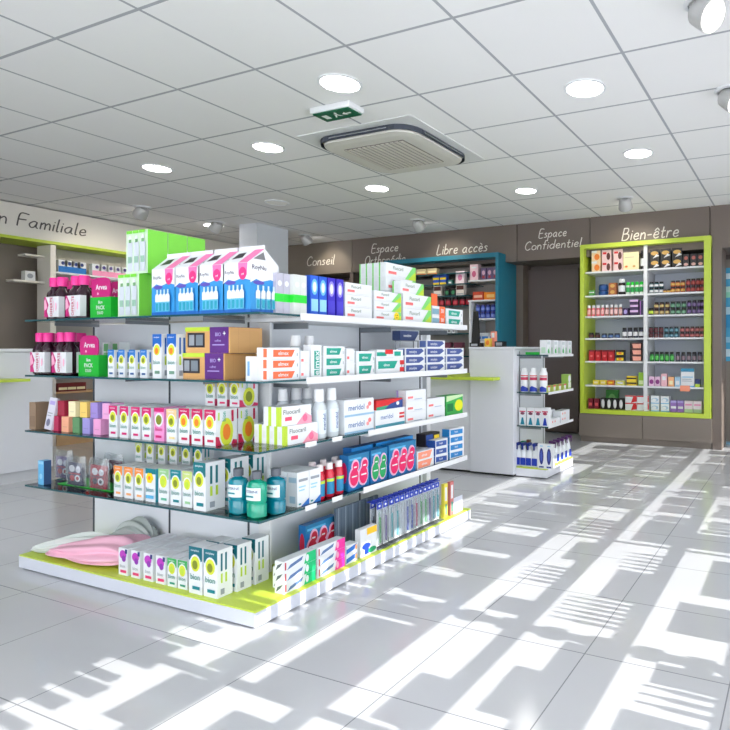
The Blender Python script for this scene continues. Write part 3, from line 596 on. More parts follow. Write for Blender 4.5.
# --- base deck, front side
BZ = .0645
def flo(): return carton('small_flower_carton', .058, .112, .07, W_, front=[('d', .5, .76, .38, .17, C((190, 60, 190))), ('d', .6, .62, .22, .12, C((140, 50, 170))), ('r', .75, .82, .98, .98, NV), ('t', .5, .34, .17, 'bion', GY), ('r', .25, .1, .9, .2, C((224, 60, 120)))], top=[('r', .1, .1, .9, .9, C((226, 226, 232)))])
fx = [lx(p, 1.585) for p in (123, 135.5, 148, 160.5)]
row(flo, [(x, 1.585, BZ) for x in fx], 'box', 'white purple-flower box on the lime deck front, # of four', 'purple flower boxes')
row(flo, [(x, 1.585+.0715*k, BZ) for k in (1, 2) for x in fx], 'box', ['purple flower box in the %s row, %s' % (r, q) for r in ('second', 'third') for q in ('beside the pink cloth', 'next but one from the cloth', 'next but two from the cloth', 'beside the green boxes')], 'purple flower boxes behind')
gxs = [lx(p, 1.585) for p in (172, 182.5)]
row(bion('small_green_carton', .054, .112, .07, C((60, 170, 90)), C((0, 140, 120)), YG), [(x, 1.585+.0715*k, BZ) for k in range(3) for x in gxs], 'box', ['small green supplement box on the deck, %s row, %s' % (r, q) for r in ('front', 'second', 'third') for q in ('beside the purple ones', 'beside the tall teal ones')], 'small green supplement boxes')
tx = [lx(p, 1.575) for p in (195.5, 210.5)]
row(bion('tall_supplement_carton', .074, .18, .066, C((0, 104, 120)), TE, OLV), [(tx[0], 1.575, BZ), (tx[1], 1.575, BZ), (tx[0], 1.65, BZ), (tx[1]+.012, 1.652, BZ), (tx[1]+.016, 1.732, BZ)], 'box',
    ['tall dark teal supplement box on the lime deck beside the small green ones', 'tall dark teal supplement box on the lime deck at the front corner', 'tall teal supplement box in the second row, inner one', 'tall teal supplement box in the second row showing its white side', 'tall teal supplement box in the third row showing its white side'], 'tall teal supplement boxes on the deck')
# soft goods: a folded pink cloth in its bag and two grey-white plush bags
def soft(name, path, mat, seed, wr=.004):
    rng = random.Random(seed); n, k = len(path), 40; vs = []; fs = []
    for j, (x, y, z, rx, rz, ang) in enumerate(path):
        for i in range(k):
            a = 2*PI*i/k; r = 1+.06*math.sin(3*a+j*1.3+seed)+.16*math.sin(9*a+j*.45+seed)+.07*math.sin(5*a-j*1.7); u = rx*r*math.cos(a); v = rz*(math.sin(a) if math.sin(a) > 0 else .55*math.sin(a))*r
            vs.append((x+u*math.cos(ang)+rng.uniform(-wr, wr), y+u*math.sin(ang)+rng.uniform(-wr, wr), max(.001, z+v+rng.uniform(-wr, wr))))
    for j in range(n-1):
        for i in range(k): a, b = j*k+i, j*k+(i+1) % k; fs.append((a, b, b+k, a+k))
    fs += [tuple(range(k))[::-1], tuple((n-1)*k+i for i in range(k))]
    m = MB(); m.raw(vs, fs, mat); o = m.build(name, None, True); s = o.modifiers.new('s', 'SUBSURF'); s.levels = s.render_levels = 2; return o
pinkc = M('pink_cloth', (240, 184, 206), .8); grayp = M('plush_grey', (205, 212, 208), .8)
path = [(0, 0, .012, .03, .012, 1.57), (.05, .0, .018, .06, .022, 1.57), (.14, .02, .026, .09, .04, 1.57), (.24, .035, .03, .11, .052, 1.57), (.34, .05, .034, .125, .064, 1.57), (.42, .065, .036, .12, .072, 1.57), (.48, .07, .03, .1, .05, 1.57), (.505, .07, .025, .06, .02, 1.57)]
o = soft('pink_cloth', path, pinkc, 3); o.location = (lx(48, 1.6)-.02, 1.64, BZ+.001); tag(o, 'pale pink folded cloth lying on the lime deck', 'cloth')
path = [(0, 0, .014, .02, .012, 1.2), (.05, .01, .02, .05, .025, 1.2), (.12, .05, .03, .06, .035, 1.2), (.2, .1, .036, .065, .05, 1.2), (.28, .15, .036, .06, .05, 1.2), (.33, .18, .03, .04, .03, 1.2)]
o = soft('plush_toy', path, grayp, 5, .006); o.location = (-3.24, 1.6, BZ+.001); o.scale = (1, .9, 1); tag(o, 'pale grey plush in a clear bag at the outer end of the deck', 'plush toy')
path = [(0, 0, .02, .03, .02, 1.4), (.05, .01, .04, .05, .05, 1.4), (.13, .01, .05, .055, .07, 1.4), (.21, 0, .045, .05, .06, 1.4), (.26, 0, .03, .03, .03, 1.4)]
o = soft('plush_toy', path, M('plush_darker', (178, 186, 184), .85), 8, .008); o.location = (-2.98, 1.80, BZ+.03); tag(o, 'darker grey plush behind the pink cloth against the back panel', 'plush toy')
# ------------------------------------------------------------------ goods on the right-hand face (printed fronts turned to the window)
def mid(p0, p1, x=srX): return (ry(p0, x)+ry(p1, x))/2
def wid(p0, p1, x=srX): return ry(p1, x)-ry(p0, x)-.004
def put(make, p0, p1, z, cat, label, x=srX, jit=.008): return row(make, [(x, mid(p0, p1, x), z)], cat, label, 'x', 'R', jit=jit)[0]
GRN = C((40, 214, 60)); ORA = C((244, 110, 66))
# top shelf: slim cartons with a green band
def slim(band, base): return lambda: carton('slim_carton', .034, .158, .04, base, front=[('r', 0, .3, 1, .5, band), ('d', .5, .75, .3, .07, W_)], left=[('r', 0, .3, 1, .5, band)])
row(slim(GRN, C((188, 186, 204))), [(srX-.02, ry(p, srX), SH[0]) for p in (283.5, 290.5)], 'box', ['slim lilac carton with a green band beside the gabled cartons', 'slim lilac carton with a green band, next to the white ones'], 'slim green-banded cartons', 'R')
row(slim(GRN, C((214, 218, 216))), [(srX, ry(p, srX), SH[0]) for p in (297, 303.5)], 'box', ['slim white carton with a green band next to the lilac ones', 'slim white carton with a green band next to the blue tubes'], 'slim green-banded cartons', 'R')
row(slim(C((200, 196, 214)), C((214, 212, 224))), [(srX-.08, ry(p, srX), SH[0]) for p in (279, 287, 295)], 'box', 'slim grey carton in the row behind the green-banded ones, #', 'slim grey cartons behind', 'R')
def tubepack(c1, c2, c3): return lambda: carton('upright_brush_pack', .044, .165, .03, c1, front=[('d', .5, .72, .38, .2, c2), ('d', .5, .72, .22, .13, W_), ('r', .08, .12, .92, .42, c3), ('r', .2, .02, .8, .12, c1)])
row(tubepack(C((30, 90, 210)), C((110, 190, 240)), C((150, 210, 240))), [(srX, ry(p, srX), SH[0]) for p in (314.5, 323)], 'box', ['bright blue upright pack beside the green-banded cartons, top shelf', 'bright blue upright pack beside the purple ones, top shelf'], 'upright blue packs', 'R')
row(tubepack(C((56, 40, 190)), C((150, 140, 230)), C((70, 60, 200))), [(srX, ry(p, srX), SH[0]) for p in (331.5, 340)], 'box', ['purple-blue upright pack beside the bright blue ones', 'purple-blue upright pack beside the white tablet cartons'], 'upright purple packs', 'R')
def med(w, h, d, edge=None, sticker=False, logo=True, bar=C((220, 224, 230)), name='tablet_carton'):
    f = [('t', .4, .68, .36, 'Fluocaril', C((110, 130, 110)))] if logo else []
    f += [('r', .08, .22, .34, .42, C((240, 120, 120))), ('r', .4, .1, .8, .16, bar)]
    if edge: f += [('p', [(.62, 0), (1, 0), (1, 1), (.9, 1)], edge), ('p', [(.72, 0), (1, 0), (1, .7)], YG)]
    if sticker: f += [('d', .82, .56, .1, .43, C((250, 216, 30))), ('d', .79, .68, .014, .06, DK), ('d', .85, .68, .014, .06, DK), ('r', .78, .4, .86, .45, DK)]
    return lambda: carton(name, w, h, d, W_, front=f, left=[('r', 0, 0, .2, 1, edge or LAV), ('r', .4, .3, .7, .7, C((225, 228, 234)))])
DW = wid(345, 372); LEDGE = C((130, 214, 120))
row(med(DW, .052, .07), [(srX, mid(345, 372), SH[0]+i*.0528) for i in range(3)], 'box', ['white tablet carton beside the purple packs, '+t+' of three' for t in tiers(3)], 'white tablet cartons', 'R', jit=.012)
row(med(wid(374, 401), .046, .07, LEDGE, False), [(srX, mid(374, 401), SH[0]+.0468*i) for i in (1, 2)], 'box', ['green-edged white carton resting on the one with the yellow smiley', 'green-edged white carton on top above the yellow smiley sticker'], 'green-edged cartons above the smiley', 'R', jit=.012)
put(med(wid(374, 401), .046, .07, LEDGE, True), 374, 401, SH[0], 'box', 'white carton with a round yellow smiley sticker, top shelf')
row(med(wid(403, 431), .072, .07, LEDGE), [(srX, mid(403, 431), SH[0]+.0728*i) for i in range(2)], 'box', ['large green-edged white carton beside the smiley carton, lower', 'large green-edged white carton beside the smiley stack, upper'], 'large green-edged cartons', 'R', jit=.01)
xb = srX-.076
row(med(.25, .07, .043, LEDGE), [(xb-.044*k, mid(384, 417, xb)+.004*k, SH[0]+.1585+.0708*i) for i in range(2) for k in range(4)], 'box', ['green-edged white carton on the raised rear block, %s layer, %s' % (a, b) for a in ('lower', 'upper') for b in ('front', 'second', 'third', 'back')], 'raised rear block of cartons', 'R')
row(med(.24, .052, .17, None, name='support_carton'), [(xb, mid(384, 417, xb), SH[0]+.0527*i) for i in range(3)], 'box', ['plain white carton supporting the raised rear block, '+t for t in tiers(3)], 'cartons under the raised block', 'R')
put(med(.2, .062, .05, LEDGE), 400, 424, SH[0]+.1456, 'box', 'green-edged white carton lying in front of the raised block', x=srX-.012)
def pastesm(c, w, h=.04, d=.045, word='elmex', red=False):
    f = [('p', [(.14, .14), (.74, .14), (.84, .8), (.14, .8)], c), ('t', .46, .47, min(.6, .135*w/h), word, W_), ('r', .9, .2, .93, .5, GY), ('r', .1, .88, .6, .92, C((214, 218, 226)))]
    if h > .08: f[0] = ('p', [(.06, .3), (.64, .3), (.76, .72), (.06, .72)], c); f[1] = ('t', .36, .5, .22, word, W_)
    if red: f += [('r', .84, .1, 1, .35, RD), ('r', .84, .5, 1, .75, RD)]
    return lambda: carton('toothpaste_carton', w, h, d, W_, front=f, left=[('r', .55, .1, .85, .9, c)])
row(pastesm(TG, wid(446, 463), .047), [(srX, mid(446, 463), SH[0]+.0478*i) for i in range(2)], 'toothpaste', ['teal-printed toothpaste carton at the far end of the top shelf, lower', 'teal-printed toothpaste carton at the far end of the top shelf, upper'], 'teal toothpaste cartons, far end', 'R')
row(lambda: carton('toothpaste_carton', wid(432, 445), .05, .05, W_, front=[('r', 0, .1, .55, .7, C((130, 170, 190))), ('r', .55, 0, 1, 1, ORA), ('t', .78, .5, .6, '30', W_)]), [(srX, mid(432, 445), SH[0]+.0508*i) for i in range(2)], 'toothpaste', ['white and blue-grey carton with orange end, top shelf, lower', 'white and blue-grey carton with orange end, top shelf, upper'], 'orange-ended cartons', 'R')
tag(MB().box(-.028, 0, 0, .028, .004, .065, ORA).build('price_card'), 'orange price card standing above the orange-ended cartons', 'price card').location = (srX-.01, mid(431, 441), SH[0]+.102)

# second shelf
row(pastesm(ORA, wid(268, 300), .0405, .06), [(srX, mid(268, 300), SH[1]+.0412*i) for i in range(3)], 'toothpaste', ['orange-printed toothpaste carton at the island corner, '+t+' of three' for t in tiers(3)], 'orange toothpaste cartons', 'R', jit=.012)
tag(carton('small_white_carton', .03, .09, .03, W_, left=[('r', .3, .2, .7, .8, C((120, 170, 220)))], front=[('r', .3, .2, .7, .8, C((120, 170, 220)))]), 'small upright white carton with a blue label at the island corner', 'box').location = (srX-.068, 1.605, SH[1])
row(med(wid(300, 310), .055, .05, None, logo=False), [(srX, mid(300.5, 309.5), SH[1]+.0558*i) for i in range(2)], 'box', ['plain white carton between orange and teal toothpaste, lower', 'plain white carton between orange and teal toothpaste, upper'], 'plain white cartons, second shelf', 'R')
put(lambda: carton('upright_carton', wid(310.5, 322), .135, .04, W_, front=[('r', .3, .08, .8, .82, TG), ('t', .55, .45, .3, 'elmex', W_, 1)]), 310.5, 322, SH[1], 'toothpaste', 'upright white carton with a vertical teal brand print', jit=0)
row(pastesm(TG, wid(323, 345), .043, .06), [(srX, mid(323, 345), SH[1]+.0438*i) for i in range(3)], 'toothpaste', ['teal-printed carton beside the upright one, '+t+' of three' for t in tiers(3)], 'teal toothpaste cartons', 'R', jit=.012)
row(med(wid(346, 355), .06, .06, None, logo=False), [(srX, mid(346, 355), SH[1]+.0608*i) for i in range(2)], 'box', ['plain narrow white carton right of the teal stack, lower', 'plain narrow white carton right of the teal stack, upper'], 'plain narrow cartons', 'R')
row(pastesm(TG, wid(356, 375), .054, .06), [(srX, mid(356, 375), SH[1]+.0548*i) for i in range(2)], 'toothpaste', ['white carton with small teal print mid second shelf, lower', 'white carton with small teal print mid second shelf, upper'], 'small teal print cartons', 'R')
put(pastesm(TG, wid(376, 404), .085, .05, red=True), 376, 404, SH[1], 'toothpaste', 'large white carton with teal print and red stripes, second shelf')
put(lambda: carton('flat_carton', .2, .03, .05, W_, front=[('r', 0, 0, .35, .6, TG), ('r', .3, .3, .6, 1, RD), ('r', .65, 0, .9, .7, TG)]), 378, 402, SH[1]+.0858, 'toothpaste', 'flat red and green carton lying on the red-striped one')
def blue3(w): return lambda: carton('toothpaste_carton', w, .041, .05, W_, front=[('p', [(.04, .15), (.7, .15), (.95, .6), (.85, .9), (.04, .9)], C((64, 84, 150))), ('t', .38, .52, .5, 'sensodyne', W_, 0, .75)], left=[('r', .1, .1, .9, .9, C((90, 110, 170)))])
for p0, p1, nm, n in ((405, 425, 'beside the red-striped carton', 3), (426.5, 445, 'in the middle of the three slate blue stacks', 4), (446, 464, 'at the far end of the second shelf', 3)):
    row(blue3(wid(p0, p1)), [(srX, mid(p0, p1), SH[1]+.0418*i) for i in range(n)], 'toothpaste', ['slate blue toothpaste carton %s, %s' % (nm, t) for t in tiers(n)], 'slate blue toothpaste cartons', 'R', jit=.015)
def rinse(h=.19):
    def f():
        t = empty('rinse_bottle'); wb = M('rinse_body', (214, 222, 228), .25); 
        MB().lathe([(.026, 0), (.029, .006), (.029, h*.62), (.022, h*.72), (.014, h*.75)], wb, cy=.03, seg=18).build('bottle', t, True)
        MB().lathe([(.0205, h*.75), (.0185, h*.98), (.016, h)], M('rinse_cap', (242, 244, 248), .35), cy=.03, seg=18).build('cap', t, True)
        l = MB(); n = 8; vs = []
        for i in range(n+1): a = -PI*.85+PI*.7*i/n; vs += [(.0296*math.cos(a), .03+.0296*math.sin(a), h*.1), (.0296*math.cos(a), .03+.0296*math.sin(a), h*.58)]
        l.raw(vs, [(2*i, 2*i+2, 2*i+3, 2*i+1) for i in range(n)], C((222, 232, 242)))
        tv, tf = text_tris('meridol'); l.raw([(-y*.022, .03-.0296-.001+8*(y*.022)**2, h*.34+x*.022) for x, y in tv], tf, C((60, 90, 150))); l.build('label', t); return t
    return f
xr2 = srX-.1
row(rinse(.175), [(xr2, ry(p, xr2), SH[1]) for p in (301, 314.5)], 'rinse bottle', ['white-capped rinse bottle rising behind the plain white cartons, second shelf', 'white-capped rinse bottle rising behind the upright teal-printed carton'], 'white-capped rinse bottles, second shelf', 'R')
tag(carton('raised_carton', .16, .05, .05, C((54, 72, 120)), front=[('t', .4, .5, .4, 'sensitive', W_), ('p', [(.8, 0), (1, 0), (1, .7)], W_)]), 'slate blue carton raised above the flat red and green carton', 'toothpaste').location = (xb-.02, mid(400, 424, xb), SH[1]+.165)
o = bpy.context.scene.objects['raised_carton']; o.rotation_euler = (0, 0, PI/2)
rk = MB(); y0_ = mid(400, 424, xb)
for dx in (-.08, .08): rk.tube([(-.02, dx, 0), (-.02, dx, .163)], .003, metalgrey); rk.tube([(.02-.07, dx, 0), (.02-.07, dx, .163)], .003, metalgrey)
rk.box(-.06, -.09, .161, 0, .09, .164, metalgrey)
rk.tube([(-.02, -.08, .08), (-.02, .08, .08)], .003, metalgrey)
tag(rk.build('wire_riser'), 'small wire riser under the raised slate blue carton', 'riser').location = (xb, y0_, SH[1])

# third shelf
def fluo(w, h=.074, d=.045): return lambda: carton('toothpaste_carton', w, h, d, W_, front=[('r', 0, 0, .05, 1, YG), ('t', .36, .7, .34, 'Fluocaril', C((110, 120, 116))), ('r', .15, .25, .36, .45, C((236, 80, 110))), ('p', [(.5, 0), (1, 0), (1, .35), (.8, .6)], C((246, 160, 180))), ('d', .78, .3, .08, .2, C((240, 110, 150)))],
    left=[('r', .55, 0, 1, 1, YG), ('r', .1, .3, .4, .7, C((225, 228, 224)))])
fw = wid(285, 321)
row(fluo(.165), [(srX-.0455*k, ry(303, srX)+.004*k-.004, SH[2]) for k in range(4)], 'toothpaste', ['green and pink toothpaste carton in the lower layer, '+t for t in ('outermost of four', 'second from the aisle', 'third from the aisle', 'against the back panel')], 'green-edged toothpaste cartons, lower layer', 'R')
row(fluo(.16), [(srX-.01-.0455*k, ry(298, srX)+.004*k, SH[2]+.0748) for k in range(2)], 'toothpaste', ['green and pink toothpaste carton in the upper layer, outer one', 'green and pink toothpaste carton in the upper layer, inner one'], 'green-edged toothpaste cartons, upper layer', 'R')
row(rinse(.205), [(srX, ry(324.5, srX), SH[2]), (srX, ry(337, srX), SH[2])], 'rinse bottle', ['tall white rinse bottle beside the green and pink toothpaste', 'tall white rinse bottle beside the blue-lettered stack'], 'tall white rinse bottles', 'R')
row(rinse(.2), [(srX-.2, ry(p, srX-.2), SH[2]) for p in (288, 301, 312)], 'rinse bottle', 'white rinse bottle behind the green and pink toothpaste, third shelf, #', 'white rinse bottles behind', 'R')
mer = lambda w, h=.066, c=RD: (lambda: carton('toothpaste_carton', w, h, .055, W_, front=[('t', .4, .5, .46, 'meridol', C((70, 110, 170))), ('d', .85, .65, .06, .14, C((240, 130, 130))), ('d', .78, .45, .05, .12, C((240, 160, 160))), ('r', 0, 0, 1, .12, C((150, 190, 220)))]))
row(mer(wid(344, 374), .074), [(srX, mid(344, 374), SH[2]+.0748*i) for i in range(2)], 'toothpaste', ['blue-lettered white carton beside the tall bottle, lower', 'blue-lettered white carton beside the tall bottle, upper'], 'blue-lettered cartons', 'R')
put(lambda: carton('toothpaste_carton', wid(375, 405), .085, .055, W_, front=[('t', .38, .58, .36, 'meridol', C((70, 110, 170))), ('r', 0, 0, 1, .18, C((80, 160, 180))), ('r', .8, .4, .98, .52, RD), ('r', .8, .6, .98, .72, RD)]), 375, 405, SH[2], 'toothpaste', 'white carton with teal base band and red stripes, third shelf')
put(lambda: carton('flat_carton', .2, .045, .06, RD, front=[('p', [(.2, 0), (1, 0), (1, .9), (.5, .5)], C((40, 70, 140))), ('p', [(.0, 0), (.3, 0), (.45, .4), (0, .3)], C((60, 160, 120))), ('d', .8, .5, .06, .2, W_)]), 377, 402, SH[2]+.0858, 'toothpaste', 'red and blue carton lying on the teal-banded white one')
for p0, p1, nm in ((406, 426, 'beside the teal-banded carton'), (427, 445, 'beside the green soap carton')):
    row(med(wid(p0, p1), .054, .06, None, name='toothpaste_carton', logo=False, bar=C((150, 170, 200))), [(srX, mid(p0, p1), SH[2]+.0548*i) for i in range(3 if p0 < 410 else 2)], 'toothpaste', ['plain white carton with grey print %s, %s' % (nm, t) for t in tiers(3 if p0 < 410 else 2)], 'plain white toothpaste cartons', 'R', jit=.015)
put(lambda: carton('green_carton', wid(446, 463), .11, .07, C((60, 176, 84)), front=[('d', .75, .45, .25, .3, C((230, 230, 40))), ('r', .05, .2, .4, .6, C((20, 120, 60))), ('p', [(0, .7), (1, .9), (1, 1), (0, 1)], C((200, 230, 180)))]), 446, 463, SH[2], 'box', 'green carton with a yellow disc at the far end of the third shelf')
row(lambda: carton('dark_bottle_carton', .03, .1, .03, C((70, 90, 90)), top=[('d', .5, .5, .3, .3, W_)]), [(srX-.12, ry(p, srX-.12), SH[2]+.02) for p in ()] or [(srX-.09, ry(424+7*i, srX-.09), SH[2]) for i in range(4)], 'box', 'small dark carton behind the green and plain cartons, third shelf, #', 'small dark cartons behind', 'R')

# fourth shelf
def tall_white(): return carton('tablet_carton', .062, .135, .05, W_, front=[('r', .12, .72, .88, .8, GY), ('r', .12, .55, .7, .59, SKY), ('r', .12, .45, .6, .49, SKY), ('p', [(.3, 0), (1, 0), (1, .2)], C((40, 110, 190))), ('r', .1, .05, .3, .1, TE)], left=[('r', .1, .7, .9, .85, C((170, 200, 220))), ('r', .2, .1, .8, .3, C((170, 200, 220)))])
yw = ry(297, srX)+.032
row(tall_white, [(srX-.052*k, yw+.063*j, SH[3]) for k in range(3) for j in range(2)], 'box', ['white tablet carton beside the mouthwash, %s, %s' % (a, b) for a in ('front row', 'second row', 'third row') for b in ('nearer one', 'farther one')], 'white tablet cartons by the mouthwash', 'R')
def redb():
    t = empty('red_bottle'); rb = M('red_bottle_plastic', (206, 34, 60), .2)
    MB().lathe([(.018, 0), (.0205, .005), (.0205, .095), (.014, .115)], rb, cy=.021, seg=16).build('bottle', t, True)
    MB().lathe([(.0145, .115), (.014, .14), (.012, .142)], M('red_bottle_cap', (236, 226, 228), .35), cy=.021, seg=16).build('cap', t, True)
    l = MB(); vs = []; n = 8
    for i in range(n+1): a = -PI*.9+PI*.8*i/n; vs += [(.021*math.cos(a), .021+.021*math.sin(a), .012), (.021*math.cos(a), .021+.021*math.sin(a), .078)]
    l.raw(vs, [(2*i, 2*i+2, 2*i+3, 2*i+1) for i in range(n)], C((24, 130, 180)))
    vs = [(x*1.01, .021+(y-.021)*1.02, z*.0+(.064 if k % 2 == 0 else .076)) for k, (x, y, z) in enumerate(vs)]
    l.raw(vs, [(2*i, 2*i+2, 2*i+3, 2*i+1) for i in range(n)], YG); l.build('label', t); return t
row(redb, [(srX, ry(p, srX), SH[3]) for p in (323.5, 333, 342.5)]+[(srX-.07, ry(p, srX-.07), SH[3]+.001) for p in (316, 327, 338.5)], 'bottle', ['red bottle with a blue label beside the tablet cartons', 'red bottle with a blue label, middle of the front three', 'red bottle with a blue label beside the heart-print packs', 'red bottle in the rear row, nearest the tablet cartons', 'red bottle in the rear row, middle', 'red bottle in the rear row, nearest the heart-print packs'], 'red bottles with blue labels', 'R')
def bub(w, h, d, n, col, body=(20, 110, 176)):
    dk = tuple(int(v*.8) for v in col)
    f = [('r', 0, .78, 1, 1, C((30, 120, 170))), ('r', .05, .84, .6, .9, LB)]
    for i in range(n):
        c = (i+.5)/n*.86+.07; s = .4/n
        f += [('d', c-.03, .36, s*1.25, .31, C((236, 190, 220))), ('d', c+.03, .66, s*.95, .2, C((236, 190, 220)))]
    for i in range(n):
        c = (i+.5)/n*.86+.07; s = .4/n
        f += [('d', c-.03, .36, s, .25, C(col)), ('d', c+.03, .66, s*.7, .14, C(col)), ('r', c-.03-s*.6, .36, c+s*.5, .4, W_), ('r', c-s*.3, .62, c+s*.4, .66, W_)]
    return lambda: carton('brush_head_pack', w, h, d, C(body), front=f, left=[('d', .5, .5, .35, .3, C(col))])
PKc = (226, 28, 100); GRc = (20, 160, 90)
put(bub(wid(348, 369.5), .155, .05, 2, PKc), 348, 369.5, SH[3], 'pack', 'blue pack with two pink heart shapes beside the red bottles', jit=0)
put(bub(wid(370.5, 387.5), .155, .05, 2, GRc), 370.5, 387.5, SH[3], 'pack', 'blue pack with two green heart shapes, fourth shelf', jit=0)
put(bub(wid(388.5, 416), .16, .05, 3, PKc), 388.5, 416, SH[3], 'pack', 'blue pack with three pink heart shapes, fourth shelf', jit=0)
xk = srX-.06
row(lambda: carton('brush_head_pack', .17, .17, .05, C((24, 110, 190)), front=[('r', 0, .7, 1, 1, C((24, 130, 200))), ('d', .5, .3, .3, .25, C(PKc))], top=[('r', .1, .1, .9, .9, C((30, 60, 120)))]), [(xk, ry(p, xk), SH[3]) for p in (364, 384, 403)], 'pack', ['plain blue pack in the rear row behind the two-heart pink pack', 'plain blue pack in the rear row behind the green-heart pack', 'plain blue pack in the rear row behind the three-heart pack'], 'blue packs in the rear row', 'R')
row(lambda: carton('toothpaste_carton', wid(417, 434), .045, .05, W_, front=[('p', [(.05, .1), (.75, .1), (.9, .9), (.05, .9)], C((246, 150, 120))), ('t', .42, .5, .45, 'elmex', W_)]), [(srX, mid(417, 434), SH[3]+.0458*i) for i in range(2)], 'toothpaste', ['pale orange toothpaste carton beside the three-heart pack, lower', 'pale orange toothpaste carton beside the three-heart pack, upper'], 'pale orange cartons', 'R')
def bluet(w, c, h=.042): return lambda: carton('toothpaste_carton', w, h, .05, W_, front=[('p', [(.06, .2), (.9, .12), (.9, .75), (.06, .88)], C(c)), ('t', .45, .5, .4, 'fresh', W_)], left=[('r', 0, 0, 1, 1, C(c))])
row(bluet(wid(435, 448), (40, 80, 160)), [(srX, mid(435, 448), SH[3]+.0428*i) for i in range(3)], 'toothpaste', ['navy and white toothpaste carton, fourth shelf, '+t for t in tiers(3)], 'navy toothpaste cartons', 'R', jit=.02)
row(bluet(wid(449.5, 464), (30, 130, 200)), [(srX, mid(449.5, 464), SH[3]+.0428*i) for i in range(4)], 'toothpaste', ['sky blue toothpaste carton at the far end, fourth shelf, '+t for t in tiers(4)], 'sky blue toothpaste cartons', 'R', jit=.02)
put(lambda: carton('display_tray', .14, .07, .06, DK, front=[('r', .05, .1, .5, .9, C((40, 80, 160))), ('r', .6, .2, .95, .8, YE)]), 424, 441, SH[3]+.09, 'box', 'dark display box resting behind on the pale orange cartons', x=srX-.055)
tag(carton('support_carton', .16, .0892, .06, W_), 'plain white carton under the dark display box, fourth shelf', 'box').location = (srX-.055, mid(424, 441, srX-.055), SH[3])
bpy.context.scene.objects['support_carton.003' if 'support_carton.003' in bpy.data.objects else 'support_carton'].rotation_euler = (0, 0, PI/2)

# deck, window side
xd = srX+.0
def tp(c, w, c2=None): return lambda: carton('toothpaste_carton', w, .041, .045, W_, front=[('p', [(.1, .1), (.55, .5), (.6, .85), (.2, .5)], C((90, 120, 170))), ('r', .04, .15, .08, .85, C((190, 60, 70))), ('p', [(.62, 0), (1, 0), (1, 1), (.7, 1)], c), ('d', .72, .5, .05, .35, c2 or W_)], left=[('p', [(.1, .1), (.6, .5), (.9, .9), (.3, .6)], C((80, 90, 100)))])
def d_at(p): return ry(p, xd)
row(tp(C((16, 190, 120)), wid(283, 316)), [(xd, mid(283, 316), BZ+.0418*i) for i in range(3)], 'toothpaste', ['green-ended toothpaste carton on the deck, '+t+' of three' for t in tiers(3)], 'green-ended toothpaste cartons', 'R', jit=.01)
row(tp(C((16, 190, 120)), .16), [(xd-.05, mid(281, 312, xd-.05), BZ+.0418*i) for i in range(2)], 'toothpaste', ['green-ended toothpaste carton in the inner pile on the deck, '+t for t in tiers(2)], 'green-ended cartons in the inner pile', 'R')
row(tp(C((240, 50, 160)), wid(317, 345), PINKL), [(xd, mid(317, 345), BZ+.0418*i) for i in range(3)], 'toothpaste', ['pink-ended toothpaste carton on the deck, '+t+' of three' for t in tiers(3)], 'pink-ended toothpaste cartons', 'R', jit=.01)
row(lambda: carton('toothpaste_carton', wid(346, 358), .04, .045, W_, front=[('p', [(.0, .1), (.9, .4), (.9, .9), (0, .6)], C((40, 110, 200))), ('d', .85, .5, .1, .3, C((240, 170, 120)))]), [(xd, mid(346, 358), BZ+.0408*i) for i in range(2)], 'toothpaste', ['blue-striped toothpaste carton beside the pink-ended ones, '+t for t in tiers(2)], 'blue-striped cartons on the deck', 'R')
put(lambda: carton('whitening_pack', wid(360, 377), .125, .03, W_, front=[('r', .4, .74, 1, .98, C((250, 200, 40))), ('d', .35, .35, .25, .12, C((20, 60, 180))), ('r', .25, .05, .5, .4, C((20, 60, 180))), ('d', .7, .15, .25, .1, C((30, 160, 110))), ('r', .05, .82, .35, .95, W_)]), 360, 377, BZ, 'pack', 'white and blue pack with a yellow corner on the deck')
put(bub(.2, .17, .04, 3, (196, 24, 60), (16, 110, 180)), 303, 340, BZ, 'pack', 'blue pack with three dark red heart shapes standing on the deck', x=srX-.16, jit=.03)
def blister(c):
    t = empty('toothbrush_pack'); w, h = .036, .2
    k = MB(); k.box(-w/2, .012, 0, w/2, .0135, h, W_); printed(k, [('r', 0, .86, 1, 1, C((40, 70, 190))), ('d', .5, .93, .2, .03, W_)], w, h, lambda u, v, o: (-w/2+u, .012-o, v)); k.build('backing_card', t)
    p = MB(); n = 6; vs = []
    for z in (.006, .012, .168, .172):
        s = .5 if z in (.006, .172) else 1
        vs += [(-w*.42*1, .0118, z), (-w*.3, .0118-.009*s, z), (w*.3, .0118-.009*s, z), (w*.42, .0118, z)]
    p.raw(vs, [(4*j+i, 4*j+i+1, 4*j+i+5, 4*j+i+4) for j in range(3) for i in range(3)], clear); p.build('blister', t)
    b = MB(); b.tube([(0, .008, .015), (.001, .0075, .06), (-.001, .007, .1), (0, .0085, .135), (0, .008, .16)], .0045, c, 7); b.box(-.006, .003, .135, .006, .0065, .163, W_); b.build('toothbrush', t, True); return t
cols = [(C((90, 190, 110)), 'green'), (C((200, 50, 110)), 'pink'), (C((60, 90, 200)), 'blue'), (C((240, 240, 244)), 'white'), (C((60, 190, 200)), 'turquoise'), (C((120, 90, 170)), 'violet')]
pxs = [381.5, 387.5, 393.5, 399, 404, 409, 413.5, 418, 422.5, 427, 431, 435, 439]
yb = [ry(p, xd) for p in pxs]
for i, y in enumerate(yb):
    c, nm = cols[(i*5+i//3) % 6]
    row(lambda: blister(c), [(xd, y, BZ+.012)], 'toothbrush', '%s toothbrush blister pack, %s counted from the yellow-cornered pack' % (nm, ORD[i]), 'x', 'R')[0]['group'] = 'toothbrush packs in the front row'
